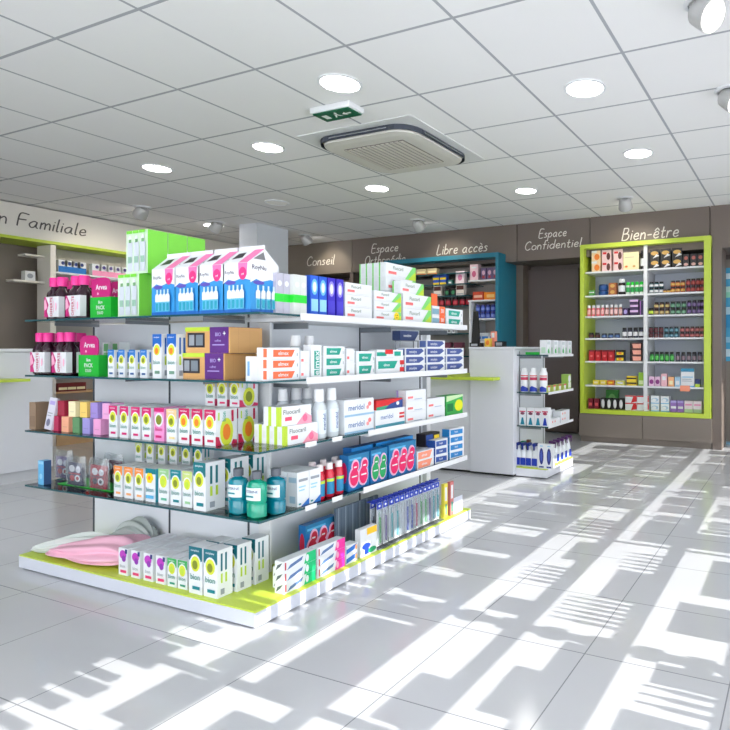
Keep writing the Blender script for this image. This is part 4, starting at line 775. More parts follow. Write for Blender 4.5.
row(lambda: blister(C((120, 130, 150))), [(xd-.04, yb[0]+.045*k, BZ+.012) for k in range(12)], 'toothbrush', 'toothbrush pack in the row right behind the front packs, #', 'toothbrush packs in the second row', 'R')
def dark_blister(): return carton('interdental_pack', .05, .2, .012, C((96, 112, 130)), front=[('r', .3, 0, .36, 1, C((180, 190, 200))), ('r', .6, .05, .66, .95, C((60, 80, 100)))])
row(dark_blister, [(xd-.13, ry(p, xd-.13), BZ+.01) for p in (340, 347, 354, 361, 368, 375)], 'pack', 'grey interdental brush pack behind the yellow-cornered pack, #', 'grey interdental packs', 'R')
tr = MB(); y0, y1 = yb[0]-.03, yb[-1]+.04; tr.box(xd-.075, y0, BZ+.0005, xd+.012, y1, BZ+.0035, clear)
tag(tr.build('clear_tray'), 'clear plastic tray holding the toothbrush packs', 'tray')
hb = MB(); hb.tube([(xd-.035, y0, BZ+.222), (xd-.035, y1, BZ+.222)], .004, C((40, 60, 180)));
for k in range(14): hb.box(xd-.07, y0+.02+k*(y1-y0-.04)/13-.012, BZ+.214, xd-.014, y0+.02+k*(y1-y0-.04)/13+.012, BZ+.2175, C((50, 74, 190)))
tag(hb.build('hanger_strip'), 'blue plastic hanger strip above the toothbrush packs', 'hanger')
for p, c, lab in ((446, C((236, 220, 80)), 'yellow-green upright pack at the end of the toothbrush row'), (452, C((206, 120, 120)), 'reddish upright pack at the end of the toothbrush row')):
    row(lambda: carton('upright_pack', .036, .19, .02, c, front=[('r', .2, .5, .8, .9, W_), ('r', .3, .1, .7, .4, TG)]), [(xd, ry(p, xd), BZ)], 'pack', lab, 'x', 'R')
tag(MB().box(-.05, 0, 0, .05, .003, .09, M('frosted_card', (216, 218, 236), .3)).build('price_card'), 'blank white card at the far end of the deck', 'price card').location = (xd, ry(458, xd), BZ)
bpy.data.objects['price_card.001'].rotation_euler = (0, 0, PI/2); bpy.data.objects['price_card'].rotation_euler = (0, 0, PI/2)
# ------------------------------------------------------------------ advice counters
cw = M('counter_white', (222, 224, 232), .35); cg = M('counter_plinth', (206, 208, 214), .4)
c1 = empty('advice_counter', (-5.7, 1.8, 0)); tag(c1, 'white service counter with lime ledge at the outer side, below the family sign', 'counter')
def cp(mb, name, root, off, **k): mb.v = [(a-off[0], b-off[1], c-off[2]) for a, b, c in mb.v]; return mb.build(name, root, **k)
O1 = (-5.7, 1.8, 0)
cp(MB().box(-6.05, .4, .085, -5.39, 2.78, .985, cw), 'body', c1, O1, bevel=.003)
cp(MB().box(-6.07, .38, .986, -5.37, 2.80, 1.01, white), 'counter_top', c1, O1, bevel=.003)
cp(MB().box(-6.03, .42, 0, -5.41, 2.76, .084, cg), 'plinth', c1, O1)
cp(MB().box(-5.388, .6, .77, -5.16, 2.52, .79, lime), 'lime_ledge', c1, O1, bevel=.003)
c2 = empty('advice_counter', (-2.6, 4.5, 0)); O2 = (-2.6, 4.5, 0); tag(c2, 'white service counter with lime ledge behind the shelf island', 'counter')
xl2 = lx(470, 4.22)
cp(MB().box(xl2, 4.22, .02, -2.06, 4.85, 1.005, cw), 'tall_body', c2, O2, bevel=.003)
cp(MB().box(xl2-.01, 4.21, 1.0055, -2.05, 4.86, 1.025, white), 'counter_top', c2, O2, bevel=.003)
cp(MB().box(-4.0, 4.24, .02, xl2-.001, 4.85, .76, cw), 'low_body', c2, O2, bevel=.003)
cp(MB().box(-4.0, 4.10, .762, lx(493, 4.1), 4.2195, .786, lime), 'lime_ledge', c2, O2, bevel=.003)
cp(MB().box(-4.0, 4.2195, .762, xl2-.001, 4.86, .786, lime), 'desk_top', c2, O2)
cp(MB().box(-3.98, 4.26, 0, -2.08, 4.83, .0195, black), 'plinth', c2, O2)

# ------------------------------------------------------------------ end shelf unit beside the counter
e1 = empty('end_shelf_unit', (-1.93, 4.55, 0)); OE = (-1.93, 4.55, 0); tag(e1, 'small glass shelf unit on a lime base at the counter end', 'shelving unit')
EX, EY0, EY1 = -1.795, 4.27, 4.84; EZ = [.963, .668, .405]
cp(MB().box(-2.058, EY0-.01, .01, EX, EY1, .072, white), 'base_plinth', e1, OE, bevel=.002); cp(MB().box(-2.056, EY0-.008, .0722, EX-.002, EY1-.002, .08, lime, limeedge), 'base_deck', e1, OE)
for z in EZ:
    cp(MB().box(-2.055, EY0, z-.008, EX, EY1, z, glass, glassedge), 'glass_shelf', e1, OE)
    cp(MB().box(EX+.001, EY0+.02, z-.016, EX+.004, EY1, z+.004, whitemetal), 'price_rail', e1, OE)
    for y in (4.32, 4.8): cp(MB().box(-2.055, y, z-.03, -1.87, y+.004, z-.009, metalgrey), 'bracket', e1, OE)
for y in (4.32, 4.8): cp(MB().box(-2.0585, y, .08, -2.0555, y+.01, .99, metalgrey), 'slotted_rail', e1, OE)
# goods on it
ex_ = EX-.012
def er(pxs, z, x=ex_): return [(x, ry(p, x), z) for p in pxs]
row(lambda: carton('tea_carton', .085, .115, .06, W_, front=[('r', .1, .7, .8, .9, C((200, 210, 214))), ('d', .4, .25, .2, .15, C((40, 160, 90))), ('p', [(.3, .1), (.5, .6), (.6, .1)], C((60, 180, 80)))], left=[('r', .2, .1, .8, .5, C((190, 220, 200)))]), er((549, 556, 563.5, 570), EZ[0]), 'box', 'white box with green motif on the top end unit glass, #', 'white boxes with green motif', 'R')
row(lambda: carton('tea_carton', .12, .02, .2, GR), [(-2.05+.115, 4.30, EZ[0]+.0005)], 'box', 'flat green packet lying on the top end unit glass', 'x')
def spraycan(h, r, c1, c2, c3):
    def f():
        t = empty('tall_bottle'); MB().lathe([(r*.9, 0), (r, .004), (r, h*.8), (r*.7, h*.9), (r*.7, h)], M('can_white', (236, 238, 242), .3), cy=r, seg=16).build('bottle', t, True)
        l = MB(); n = 8
        for a0, a1, m in ((.03, .26, c2), (.5, .62, c1), (.66, .7, c3)):
            vs = []
            for i in range(n+1): a = -PI*.95+PI*.9*i/n; vs += [(r*1.02*math.cos(a), r+r*1.02*math.sin(a), h*a0), (r*1.02*math.cos(a), r+r*1.02*math.sin(a), h*(a1-(.1*abs(i-4)/4 if a0 < .1 else 0)))]
            l.raw(vs, [(2*i, 2*i+2, 2*i+3, 2*i+1) for i in range(n)], m)
        l.build('label', t); return t
    return f
RB = C((30, 60, 180))
row(spraycan(.19, .031, C((196, 50, 90)), RB, RD), [(lx(p, 4.285), 4.285, EZ[1]) for p in (523, 532)]+[(lx(542, 4.285), 4.285, EZ[1])], 'bottle', 'tall white and blue bottle on the second end unit glass, #', 'tall white and blue bottles')
row(lambda: carton('small_carton', .06, .05, .05, C((190, 206, 110)), front=[('d', .5, .5, .3, .35, W_), ('r', .0, .8, 1, 1, C((210, 60, 60)))]), er((549, 554.5, 560, 565), EZ[1]), 'box', 'small yellow-green box on the second end unit glass, #', 'small yellow-green boxes', 'R')
row(lambda: carton('green_tin', .075, .125, .06, C((160, 196, 90)), front=[('d', .5, .7, .4, .25, W_), ('r', .1, .1, .9, .45, C((230, 236, 220)))]), er((569.5,), EZ[1]), 'box', 'taller pale green box at the far end of the second glass', 'x', 'R')
row(lambda: carton('upright_carton', .062, .14, .05, W_, front=[('r', .1, .76, .9, .82, C((196, 50, 90))), ('d', .5, .68, .3, .08, C((120, 60, 90))), ('p', [(.2, .05), (.8, .05), (.6, .45), (.4, .45)], C((20, 130, 160)))]), [(lx(p, 4.285), 4.285, EZ[2]) for p in (522.5, 530.5, 538)], 'box', ['upright white carton with teal triangle on the third glass, innermost', 'upright white carton with teal triangle on the third glass, middle', 'upright white carton with teal triangle on the third glass, next to the corner'], 'upright white cartons')
row(lambda: carton('upright_carton', .062, .145, .05, W_, front=[('r', .1, .76, .9, .82, C((196, 50, 90))), ('d', .5, .68, .3, .08, C((170, 60, 90))), ('p', [(.2, .05), (.8, .05), (.6, .45), (.4, .45)], RB)]), [(lx(545, 4.285), 4.285, EZ[2])], 'box', 'upright white carton with a blue triangle at the corner, third glass', 'x')
row(lambda: carton('flat_white_carton', .2, .045, .07, W_, front=[('d', .2, .5, .05, .2, C((240, 110, 90))), ('d', .45, .5, .05, .2, C((240, 110, 90)))]), [(ex_, 4.47, EZ[2]), (ex_, 4.69, EZ[2]), (ex_, 4.69, EZ[2]+.0457)], 'box', ['flat white carton near the corner of the third glass', 'flat white carton at the far end of the third glass, lower', 'flat white carton at the far end of the third glass, upper'], 'flat white cartons', 'R')
tag(carton('flat_white_carton', .25, .1, .06, W_, top=[('r', .1, .1, .9, .9, C((226, 228, 232)))]), 'long white carton behind the flat ones on the third glass', 'box').location = (ex_-.08, 4.53, EZ[2])
bpy.data.objects['flat_white_carton.003'].rotation_euler = (0, 0, PI/2)
def trig(c):
    def f():
        t = empty('spray_bottle'); MB().lathe([(.028, 0), (.033, .006), (.033, .09), (.022, .125), (.012, .15), (.012, .165)], M('spray_white', (232, 236, 242), .3), cy=.03, seg=14, sy=.7).build('bottle', t, True)
        m = MB().box(-.012, -.006, .166, .012, .05, .188, c); m.box(-.006, -.004, .134, .006, .002, .1655, c); m.build('trigger_head', t)
        l = MB().box(-.022, .0055, .012, .022, .0075, .07, RB); l.build('label', t); return t
    return f
row(trig(C((30, 50, 140))), [(lx(p, 4.275), 4.275, .0805) for p in (517, 522.5, 528, 534)], 'spray bottle', 'white spray bottle with a blue head on the end unit base, #', 'spray bottles on the base front')
def lens(): return carton('shaped_pack', .065, .19, .04, W_, front=[('d', .5, .5, .28, .34, C((40, 50, 130))), ('d', .5, .52, .14, .22, C((70, 90, 180))), ('r', .2, .04, .8, .1, C((30, 60, 150))), ('r', .3, .9, .7, .94, SKY)])
row(lens, [(lx(p, 4.27), 4.268, .0805) for p in (541.5, 549)], 'pack', ['white pack with a dark blue oval on the end unit base, inner', 'white pack with a dark blue oval at the end unit corner'], 'white packs with blue ovals')
row(trig(C((90, 50, 110))), er((555, 559, 563, 567, 571), .0805), 'spray bottle', 'white spray bottle with a purple head beside the end unit, #', 'spray bottles on the base side', 'R')
row(lambda: carton('orange_box', .05, .03, .03, C((240, 120, 40)), front=[('r', 0, .4, 1, 1, C((220, 60, 50)))]), [(ex_+.008, EY0+.08+.09*k, .0805) for k in range(5)], 'box', 'tiny orange box in front of the purple-headed sprays, #', 'tiny orange boxes', 'R') if False else None
row(lambda: carton('tall_dark_bottle', .03, .2, .03, C((110, 70, 50)), front=[('r', .2, .1, .8, .4, CR)]), [(-2.0, 4.36, .0805)], 'bottle', 'brown upright pack rising behind the blue-headed sprays', 'x')
row(lambda: carton('tall_dark_bottle', .035, .19, .03, C((30, 150, 90)), front=[('r', .2, .1, .8, .4, W_)]), [(-2.04+.005, 4.34, .0805)], 'bottle', 'green upright pack against the counter behind the sprays', 'x')

# ------------------------------------------------------------------ lime framed wall unit
LX0, LX1, LY = lx(580, 6.2), lx(711, 6.2), 6.2
u = empty('wall_shelf_unit', ((LX0+LX1)/2, 6.4, 0)); OU = ((LX0+LX1)/2, 6.4, 0); tag(u, 'lime green framed wall shelf unit under the Bien-être lettering', 'shelving unit')
t_ = .045; yb_ = 6.62
cp(MB().box(LX0, LY, .31, LX0+t_, yb_, 2.15, lime), 'side_panel', u, OU, bevel=.002); cp(MB().box(LX1-.07, LY, .31, LX1, yb_, 2.15, lime), 'side_panel', u, OU, bevel=.002)
struct(MB().box(LX1+.012, 6.215, 0, LX1+.1, 6.6, 2.03, brown).build('trim_13'))
cp(MB().box(LX0+t_, LY, 2.105, LX1-.07, yb_, 2.15, lime), 'top_panel', u, OU); cp(MB().box(LX0+t_, LY, .31, LX1-.07, yb_, .355, lime), 'bottom_panel', u, OU)
cp(MB().box(LX0+t_, yb_-.02, .355, LX1-.07, yb_-.001, 2.105, M('unit_back', (196, 202, 216), .5)), 'back_panel', u, OU)
XM = lx(646.5, 6.3); cp(MB().box(XM-.02, 6.25, .355, XM+.02, yb_-.021, 2.105, whitemetal), 'divider', u, OU)
UZ = [1.856, 1.596, 1.37, 1.13, .88, .62, .3555]
for z in UZ[:-1]:
    cp(MB().box(LX0+t_+.002, 6.24, z-.018, XM-.021, yb_-.021, z, whitemetal), 'shelf', u, OU); cp(MB().box(XM+.021, 6.24, z-.018, LX1-.07-.002, yb_-.021, z, whitemetal), 'shelf', u, OU)
lc = empty('low_cabinet', ((LX0+LX1)/2, 6.45, 0)); OL = ((LX0+LX1)/2, 6.45, 0); tag(lc, 'taupe low cabinet with two drawer fronts under the lime shelf unit', 'cabinet')
cp(MB().box(LX0-.01, 6.21, .06, LX1+.01, yb_, .309, taupe), 'body', lc, OL); cp(MB().box(LX0, 6.23, 0, LX1, yb_, .0595, taupe), 'plinth', lc, OL)
xm_ = (LX0+LX1)/2
cp(MB().box(LX0-.008, 6.192, .065, xm_-.003, 6.2095, .305, taupe), 'drawer_front', lc, OL, bevel=.002); cp(MB().box(xm_+.003, 6.192, .065, LX1+.008, 6.2095, .305, taupe), 'drawer_front', lc, OL, bevel=.002)

def jar(name, r, h, body, lid, lab=None, sy=1):
    def f():
        m = MB(); m.lathe([(r*.92, 0), (r, h*.04), (r, h*.7), (r*.8, h*.76)], body, cy=r, seg=12); m.lathe([(r*.86, h*.761), (r*.9, h*.78), (r*.88, h)], lid, cy=r, seg=12)
        if lab:
            vs = []; n = 6
            for i in range(n+1): a = -PI*.9+PI*.8*i/n; vs += [(r*1.03*math.cos(a), r+r*1.03*math.sin(a), h*.18), (r*1.03*math.cos(a), r+r*1.03*math.sin(a), h*.58)]
            m.raw(vs, [(2*i, 2*i+2, 2*i+3, 2*i+1) for i in range(n)], lab)
        return m.build(name, smooth=True)
    return f
def bx(name, w, h, d, body, spec=()): return lambda: carton(name, w, h, d, body, front=list(spec), off=.0008)
FY = 6.27
SN = ['top', 'second', 'third', 'fourth', 'fifth', 'sixth', 'bottom']
def U(make, pxs, si, cat, desc, tiersn=1, h=0, y=FY, side=None):
    """goods on the lime unit: one call per kind; columns at the given sight lines, optionally stacked"""
    pl, labs = [], []
    n = len(pxs)
    for t in range(tiersn):
        for i, p in enumerate(pxs):
            pl.append((lx(p, y), y, UZ[si]+t*(h+.001)+.0005))
            w = ''
            if n > 1: w += ', '+nth(i, n)
            if tiersn > 1: w += ', '+(('lower', 'upper') if tiersn == 2 else ('bottom', 'middle', 'top'))[t]
            labs.append(desc+', '+SN[si]+' lime unit shelf'+w.replace(' from the left', ' from left'))
    return row(make, pl, cat, labs, desc+' on the '+SN[si]+' shelf', 'B')
BLK = C((30, 26, 30)); BRN = C((90, 44, 40)); WNE = C((110, 28, 50)); CAR = C((226, 226, 230)); GLD = C((214, 170, 90)); DGN = C((24, 66, 54)); TEJ = C((26, 84, 96)); DPU = C((60, 36, 84))
# top shelf
U(bx('box', .1, .115, .08, C((244, 214, 170)), [('d', .6, .4, .3, .3, FOR), ('r', 0, .8, .6, 1, W_)]), (596,), 0, 'box', 'cream and orange box', 2, .115)
U(bx('box', .105, .115, .08, C((240, 206, 206)), [('d', .7, .4, .2, .35, BRN), ('r', .1, .6, .5, .8, RD)]), (606.5, 618), 0, 'box', 'pale pink box with a brown bottle print', 2, .115)
U(bx('box', .17, .19, .08, CR, [('r', .1, .7, .7, .74, C((200, 190, 160))), ('d', .2, .2, .1, .06, FOR), ('d', .7, .2, .1, .06, GLD)]), (631,), 0, 'box', 'broad cream carton')
U(jar('dark_bottle', .028, .2, BLK, BLK, W_), (642.5,), 0, 'bottle', 'dark bottle with a white label')
U(bx('can_box', .105, .1, .09, BLK, [('d', .5, .6, .38, .22, GLD), ('p', [(.3, .05), (1, .3), (.7, .5)], CAR)]), (654.5, 665.5, 677), 0, 'box', 'black box with a golden print', 2, .1)
U(bx('small_box', .065, .13, .06, BLK, [('d', .5, .7, .3, .15, C((190, 100, 90))), ('d', .5, .2, .35, .12, C((230, 180, 170)))]), (686, 693.5, 700.5), 0, 'box', 'small black box with a rosy print')
# second shelf
U(jar('blue_tin', .055, .06, C((40, 84, 150)), C((30, 60, 120))), (602,), 1, 'tin', 'blue round tin', 2, .06)
U(bx('box', .06, .06, .05, C((90, 170, 80)), [('r', 0, .5, 1, .7, W_)]), (591.5,), 1, 'box', 'small green packet')
U(bx('box', .085, .065, .06, C((170, 96, 50)), [('d', .5, .5, .3, .3, GLD)]), (612.5,), 1, 'box', 'amber box', 2, .065)
U(jar('dark_bottle', .04, .17, BLK, W_, W_), (621,), 1, 'bottle', 'black bottle with a white cap')
U(jar('green_bottle', .022, .13, C((226, 236, 226)), GRN, C((40, 160, 80))), (627.5, 632, 636.5, 641), 1, 'bottle', 'white and green bottle')
U(jar('dark_jar', .024, .06, TEJ, BLK, CAR), (651, 656, 661), 1, 'jar', 'dark teal jar', 2, .06)
U(jar('brown_jar', .02, .04, BRN, BLK, GLD), (664.5, 668.5), 1, 'jar', 'little brown jar')
U(jar('brown_jar', .024, .062, C((170, 70, 40)), BLK, GLD), (672.5, 677.5, 682.5), 1, 'jar', 'rust brown jar', 2, .062)
U(jar('wine_jar', .023, .068, WNE, BLK, C((180, 80, 70))), (688, 693, 698, 702.5), 1, 'jar', 'wine red jar', 2, .068)
# third shelf
U(jar('pink_bottle', .021, .12, C((240, 120, 130)), W_, C((250, 190, 190))), (588.5, 593, 597.5, 602), 2, 'bottle', 'pink bottle with a white cap')
U(jar('brown_bottle', .021, .12, C((170, 110, 100)), W_, C((240, 200, 200))), (606.5, 611, 615.5, 620), 2, 'bottle', 'rosy brown bottle with a white cap')
U(bx('box', .065, .08, .06, DPU, [('d', .5, .5, .3, .3, LAV)]), (625.5,), 2, 'box', 'dark purple square box')
U(bx('box', .09, .055, .07, DPU, [('r', 0, .6, 1, 1, C((226, 190, 236)))]), (634,), 2, 'box', 'purple and lilac box', 3, .055)
U(bx('box', .045, .15, .06, C((50, 40, 84)), [('r', 0, 0, .2, 1, C((190, 120, 210)))]), (642,), 2, 'box', 'narrow indigo box')
U(jar('jar', .027, .075, C((70, 70, 30)), BLK, YG), (650.5,), 2, 'jar', 'olive jar with a yellow label')
U(jar('brown_jar', .024, .066, BRN, BLK, C((200, 180, 120))), (656, 661.5, 667), 2, 'jar', 'brown lidded jar', 2, .066)
U(jar('green_jar', .024, .066, DGN, BLK, C((120, 170, 140))), (672.5, 678, 683.5), 2, 'jar', 'dark green jar', 2, .066)
U(jar('purple_jar', .022, .07, DPU, BLK, C((130, 110, 160))), (689, 694, 699, 703), 2, 'jar', 'dark purple jar', 2, .07)
# fourth shelf
U(jar('dark_jar', .03, .06, BLK, BLK, BRN), (590.5, 596.5), 3, 'jar', 'black jar with a brown label')
U(jar('blue_jar', .03, .05, C((40, 60, 110)), BLK, C((90, 120, 170))), (603.5, 610, 616.5), 3, 'jar', 'blue-black jar')
U(jar('dark_bottle', .026, .11, C((36, 40, 64)), BLK, CAR), (624, 629.5, 635, 640.5), 3, 'bottle', 'navy bottle with a white label')
U(jar('dark_bottle', .026, .07, BLK, BLK, CAR), (624, 630), 3, 'bottle', 'short black bottle', 1, 0, 6.36)
U(jar('wine_jar', .023, .055, WNE, BLK, C((90, 60, 60))), (650.5, 655.5, 660.5), 3, 'jar', 'maroon jar', 2, .055)
U(jar('dark_jar', .023, .055, TEJ, BLK, C((110, 150, 170))), (666, 671, 676), 3, 'jar', 'slate teal jar', 2, .055)
U(jar('brown_jar', .023, .055, C((100, 54, 60)), BLK, C((190, 110, 110))), (682, 687, 692, 697, 702), 3, 'jar', 'reddish brown jar', 2, .055)
# fifth shelf
U(bx('red_box', .06, .12, .06, C((206, 34, 44)), [('r', 0, .85, 1, 1, C((120, 20, 30))), ('d', .5, .45, .25, .1, C((240, 120, 120)))]), (591.5, 598, 604.5, 611), 4, 'box', 'bright red box')
U(bx('box', .095, .06, .06, BLK, [('r', .1, .1, .9, .6, YE), ('d', .5, .4, .2, .2, FOR)]), (620,), 4, 'box', 'black and yellow box', 2, .06)
U(bx('box', .12, .065, .06, BRN, [('p', [(.3, .1), (1, .1), (1, .8), (.2, .8)], C((246, 170, 150))), ('r', .0, 0, .2, 1, BLK)]), (635.5,), 4, 'box', 'brown and salmon box', 3, .065)
U(jar('green_bottle', .022, .1, C((30, 120, 50)), BLK, C((90, 190, 90))), (651.5, 656.5, 661.5, 666.5, 671.5), 4, 'bottle', 'green bottle with a black cap')
U(jar('dark_bottle', .022, .1, C((50, 56, 70)), BLK, C((140, 120, 130))), (677.5, 683, 688.5, 694, 699.5), 4, 'bottle', 'grey-black bottle')
U(jar('dark_bottle', .022, .055, C((40, 80, 70)), BLK, CAR), (694, 699.5), 4, 'bottle', 'small bottle standing high', 1, 0, 6.4)
# sixth shelf
U(bx('box', .075, .05, .05, C((236, 214, 60)), [('r', .2, .3, .8, .7, CR)]), (596, 603), 5, 'box', 'yellow box')
U(bx('box', .075, .05, .05, C((224, 130, 50)), [('r', .2, .3, .8, .7, YE)]), (610.5,), 5, 'box', 'orange box')
U(bx('box', .1, .05, .05, C((220, 220, 120)), [('r', .2, .3, .8, .7, W_)]), (620,), 5, 'box', 'pale yellow box')
U(bx('box', .11, .05, .06, C((236, 206, 60)), [('r', 0, .35, 1, .65, BLK)]), (631.5,), 5, 'box', 'yellow box with a black stripe', 2, .05)
U(bx('box', .055, .14, .06, C((150, 200, 60)), [('r', .1, .1, .9, .4, C((220, 236, 180)))]), (641,), 5, 'box', 'apple green box')
U(bx('box', .055, .1, .05, C((236, 200, 226)), [('d', .5, .45, .4, .25, C((140, 50, 130)))]), (651.5, 657.5), 5, 'box', 'pink box with a purple disc')
U(bx('box', .06, .13, .05, C((240, 190, 200)), [('r', .2, .5, .8, .8, W_)]), (664,), 5, 'box', 'rose box')
U(bx('box', .06, .1, .05, C((246, 180, 130)), [('r', .2, .2, .8, .6, CR)]), (671,), 5, 'box', 'apricot box')
U(bx('box', .06, .1, .05, C((170, 206, 230)), [('r', .2, .2, .8, .6, W_)]), (677.5,), 5, 'box', 'light blue box')
U(bx('display_card', .135, .19, .03, W_, [('r', 0, .82, 1, 1, C((40, 140, 180))), ('r', .1, .5, .9, .56, SKY), ('r', .1, .4, .8, .43, GY), ('r', .1, .3, .85, .33, GY), ('r', 0, 0, 1, .06, LB)]), (687.5,), 5, 'box', 'white panel with a blue header')
U(bx('box', .05, .08, .05, NV, [('r', 0, 0, 1, .4, YG)]), (697.5,), 5, 'box', 'navy and yellow box')
tag(MB().box(-.05, -.004, -.045, .05, 0, .015, C((244, 150, 120))).build('price_card'), 'salmon price card on the sixth lime unit shelf edge', 'price card').location = (lx(685, 6.235), 6.234, .62)
# bottom shelf
U(bx('box', .055, .11, .06, C((120, 24, 44)), [('r', .2, .3, .8, .6, C((220, 90, 100)))]), (590.5, 596.5), 6, 'box', 'deep red box')
U(bx('oval_box', .055, .12, .06, BLK, [('d', .5, .5, .34, .4, CAR)]), (603, 609, 615, 621), 6, 'box', 'black box with a white oval')
U(bx('box', .125, .078, .07, W_, [('p', [(.5, 0), (1, .2), (1, .8), (.7, .9)], RD), ('r', 0, .85, 1, 1, RD)]), (631, 643), 6, 'box', 'white box with a red wedge', 2, .078)
U(bx('box', .09, .08, .07, W_, [('d', .5, .5, .4, .25, C((170, 200, 226))), ('d', .4, .45, .25, .2, W_), ('r', 0, 0, 1, .1, LB)]), (655, 665), 6, 'box', 'white and light blue box', 2, .08)
U(bx('box', .065, .12, .06, C((150, 110, 190)), [('r', .1, .3, .9, .5, CAR), ('r', 0, .8, 1, 1, LAV)]), (673.5, 680.5), 6, 'box', 'lavender box')
U(bx('box', .085, .12, .06, C((232, 220, 226)), [('r', 0, 0, 1, .3, C((170, 200, 150))), ('r', .1, .6, .9, .75, C((230, 150, 190)))]), (688.5, 697.5), 6, 'box', 'pale box with a green foot')
U(bx('bag', .14, .2, .05, C((70, 150, 70)), [('d', .5, .5, .3, .3, C((130, 196, 120)))]), (612,), 6, 'bag', 'green bag at the back', 1, 0, 6.42)
# ------------------------------------------------------------------ blue framed niche
TX1, TY = -3.17, 6.1; struct(MB().box(TX1+.004, 6.56, 0, lx(523, 6.56), YB-.001, 2.03, brown).build('trim_14')); TX0 = lx(384, TY)
n1 = empty('blue_shelf_unit', (-4, 6.3, 0)); ON = (-4, 6.3, 0); tag(n1, 'blue framed wall shelf unit under the Libre accès lettering', 'shelving unit')
cp(MB().box(TX1-.04, TY, 0, TX1, 6.7, 2.12, teal), 'side_panel', n1, ON); cp(MB().box(TX0, TY, 0, TX0+.04, YB-.01, 2.12, teal), 'side_panel', n1, ON)
cp(MB().box(TX0+.04, TY, 2.07, TX1-.04, YB-.01, 2.12, teal), 'top_panel', n1, ON)
cp(MB().box(TX0+.041, 6.5, .02, TX1-.041, 6.52, 2.068, M('niche_back', (176, 168, 164), .5)), 'back_panel', n1, ON)
XD = lx(472.5, 6.2); cp(MB().box(XD-.012, 6.14, .02, XD+.012, 6.499, 1.585, whitemetal), 'divider', n1, ON)
NZ = [1.82, 1.585, 1.37, 1.10]
for z in NZ: cp(MB().box(XD+(.013 if z < 1.58 else -.02), 6.13, z-.018, TX1-.041, 6.499, z, whitemetal), 'shelf', n1, ON)
NL = [1.92, 1.79, 1.65, 1.53, 1.20, .93]
for z in NL: cp(MB().box(TX0+.041, 6.13, z-.014, XD-.013, 6.499, z, glass, glassedge), 'glass_shelf', n1, ON)
def NN(make, pxs, z, cat, desc, tiersn=1, h=0, y=6.17, where='blue unit'):
    pl, labs = [], []
    for t in range(tiersn):
        for i, p in enumerate(pxs):
            pl.append((lx(p, y), y, z+t*(h+.001)+.0005)); w = ''
            if len(pxs) > 1: w += ', '+nth(i, len(pxs), 'from left')
            if tiersn > 1: w += ', '+('lower', 'upper', 'topmost')[t]
            labs.append(desc+' in the '+where+w)
    return row(make, pl, cat, labs, desc+' in the '+where, 'B')
NN(bx('box', .11, .19, .08, C((240, 206, 216)), [('d', .5, .4, .25, .2, C((200, 90, 130))), ('r', .2, .75, .8, .85, W_)]), (474,), NZ[0], 'box', 'large pale pink box')
NN(bx('box', .07, .14, .06, C((110, 90, 130)), [('d', .5, .6, .3, .2, C((220, 180, 200))), ('d', .5, .25, .25, .12, C((180, 60, 70)))]), (483.5, 489.5, 495), NZ[0], 'box', 'mauve box')
NN(bx('box', .14, .1, .06, C((200, 70, 40)), [('r', .1, .3, .9, .6, C((240, 190, 160)))]), (478,), NZ[1], 'box', 'brick red flat box')
NN(bx('box', .17, .09, .06, C((244, 140, 30)), [('r', .2, .3, .8, .7, C((250, 200, 120)))]), (490.5,), NZ[1], 'box', 'bright orange flat box')
NN(jar('blue_can', .028, .08, C((50, 80, 180)), C((60, 60, 140)), C((130, 150, 220))), (477, 482, 487, 492, 496.5), NZ[2], 'can', 'blue can', 2, .08)
NN(bx('box', .1, .1, .06, C((200, 206, 214)), [('r', .1, .3, .9, .6, BL)]), (478, 485, 493), NZ[3], 'box', 'pale box behind the counter')
NN(bx('box', .14, .075, .06, C((206, 190, 150)), [('r', .1, .3, .9, .6, CR), ('r', 0, 0, 1, .2, FOR)]), (421, 432), NL[0], 'box', 'beige flat box')
NN(bx('box', .085, .06, .06, C((50, 90, 190)), [('r', 0, 0, 1, .45, YE)]), (436, 443), NL[1], 'box', 'blue and yellow box', 2, .06)
NN(bx('box', .12, .15, .06, C((244, 226, 234)), [('d', .5, .5, .25, .25, C((220, 130, 170))), ('r', .1, .8, .9, .9, W_)]), (460,), NL[1], 'box', 'pink and white box')
NN(bx('box', .06, .05, .05, C((60, 120, 110)), [('r', .2, .2, .8, .6, W_)]), (450,), NL[1], 'box', 'small green box')
NN(bx('box', .11, .125, .06, C((226, 216, 210)), [('r', .05, .55, .95, .95, BRN), ('r', .1, .1, .9, .2, GY)]), (437.5, 460), NL[2], 'box', 'brown and white box')
NN(bx('box', .07, .08, .06, BLK, [('d', .5, .5, .3, .3, C((60, 140, 90)))]), (447, 453), NL[2], 'box', 'black box with a green mark')
NN(jar('red_jar', .036, .1, C((130, 24, 40)), BLK, C((206, 50, 70))), (440, 447, 454, 461, 467.5), NL[3], 'jar', 'dark red jar with a black lid')
NN(bx('box', .045, .07, .05, W_, [('r', .2, .3, .8, .7, DK)]), (431, 435.5, 440, 444.5, 449, 453.5), NL[4]-.0, 'box', 'small white box')
NN(bx('box', .12, .16, .06, C((120, 60, 80)), [('r', .2, .3, .8, .6, C((220, 160, 180)))]), (434, 446, 458), NL[4]-.27, 'box', 'plum box')
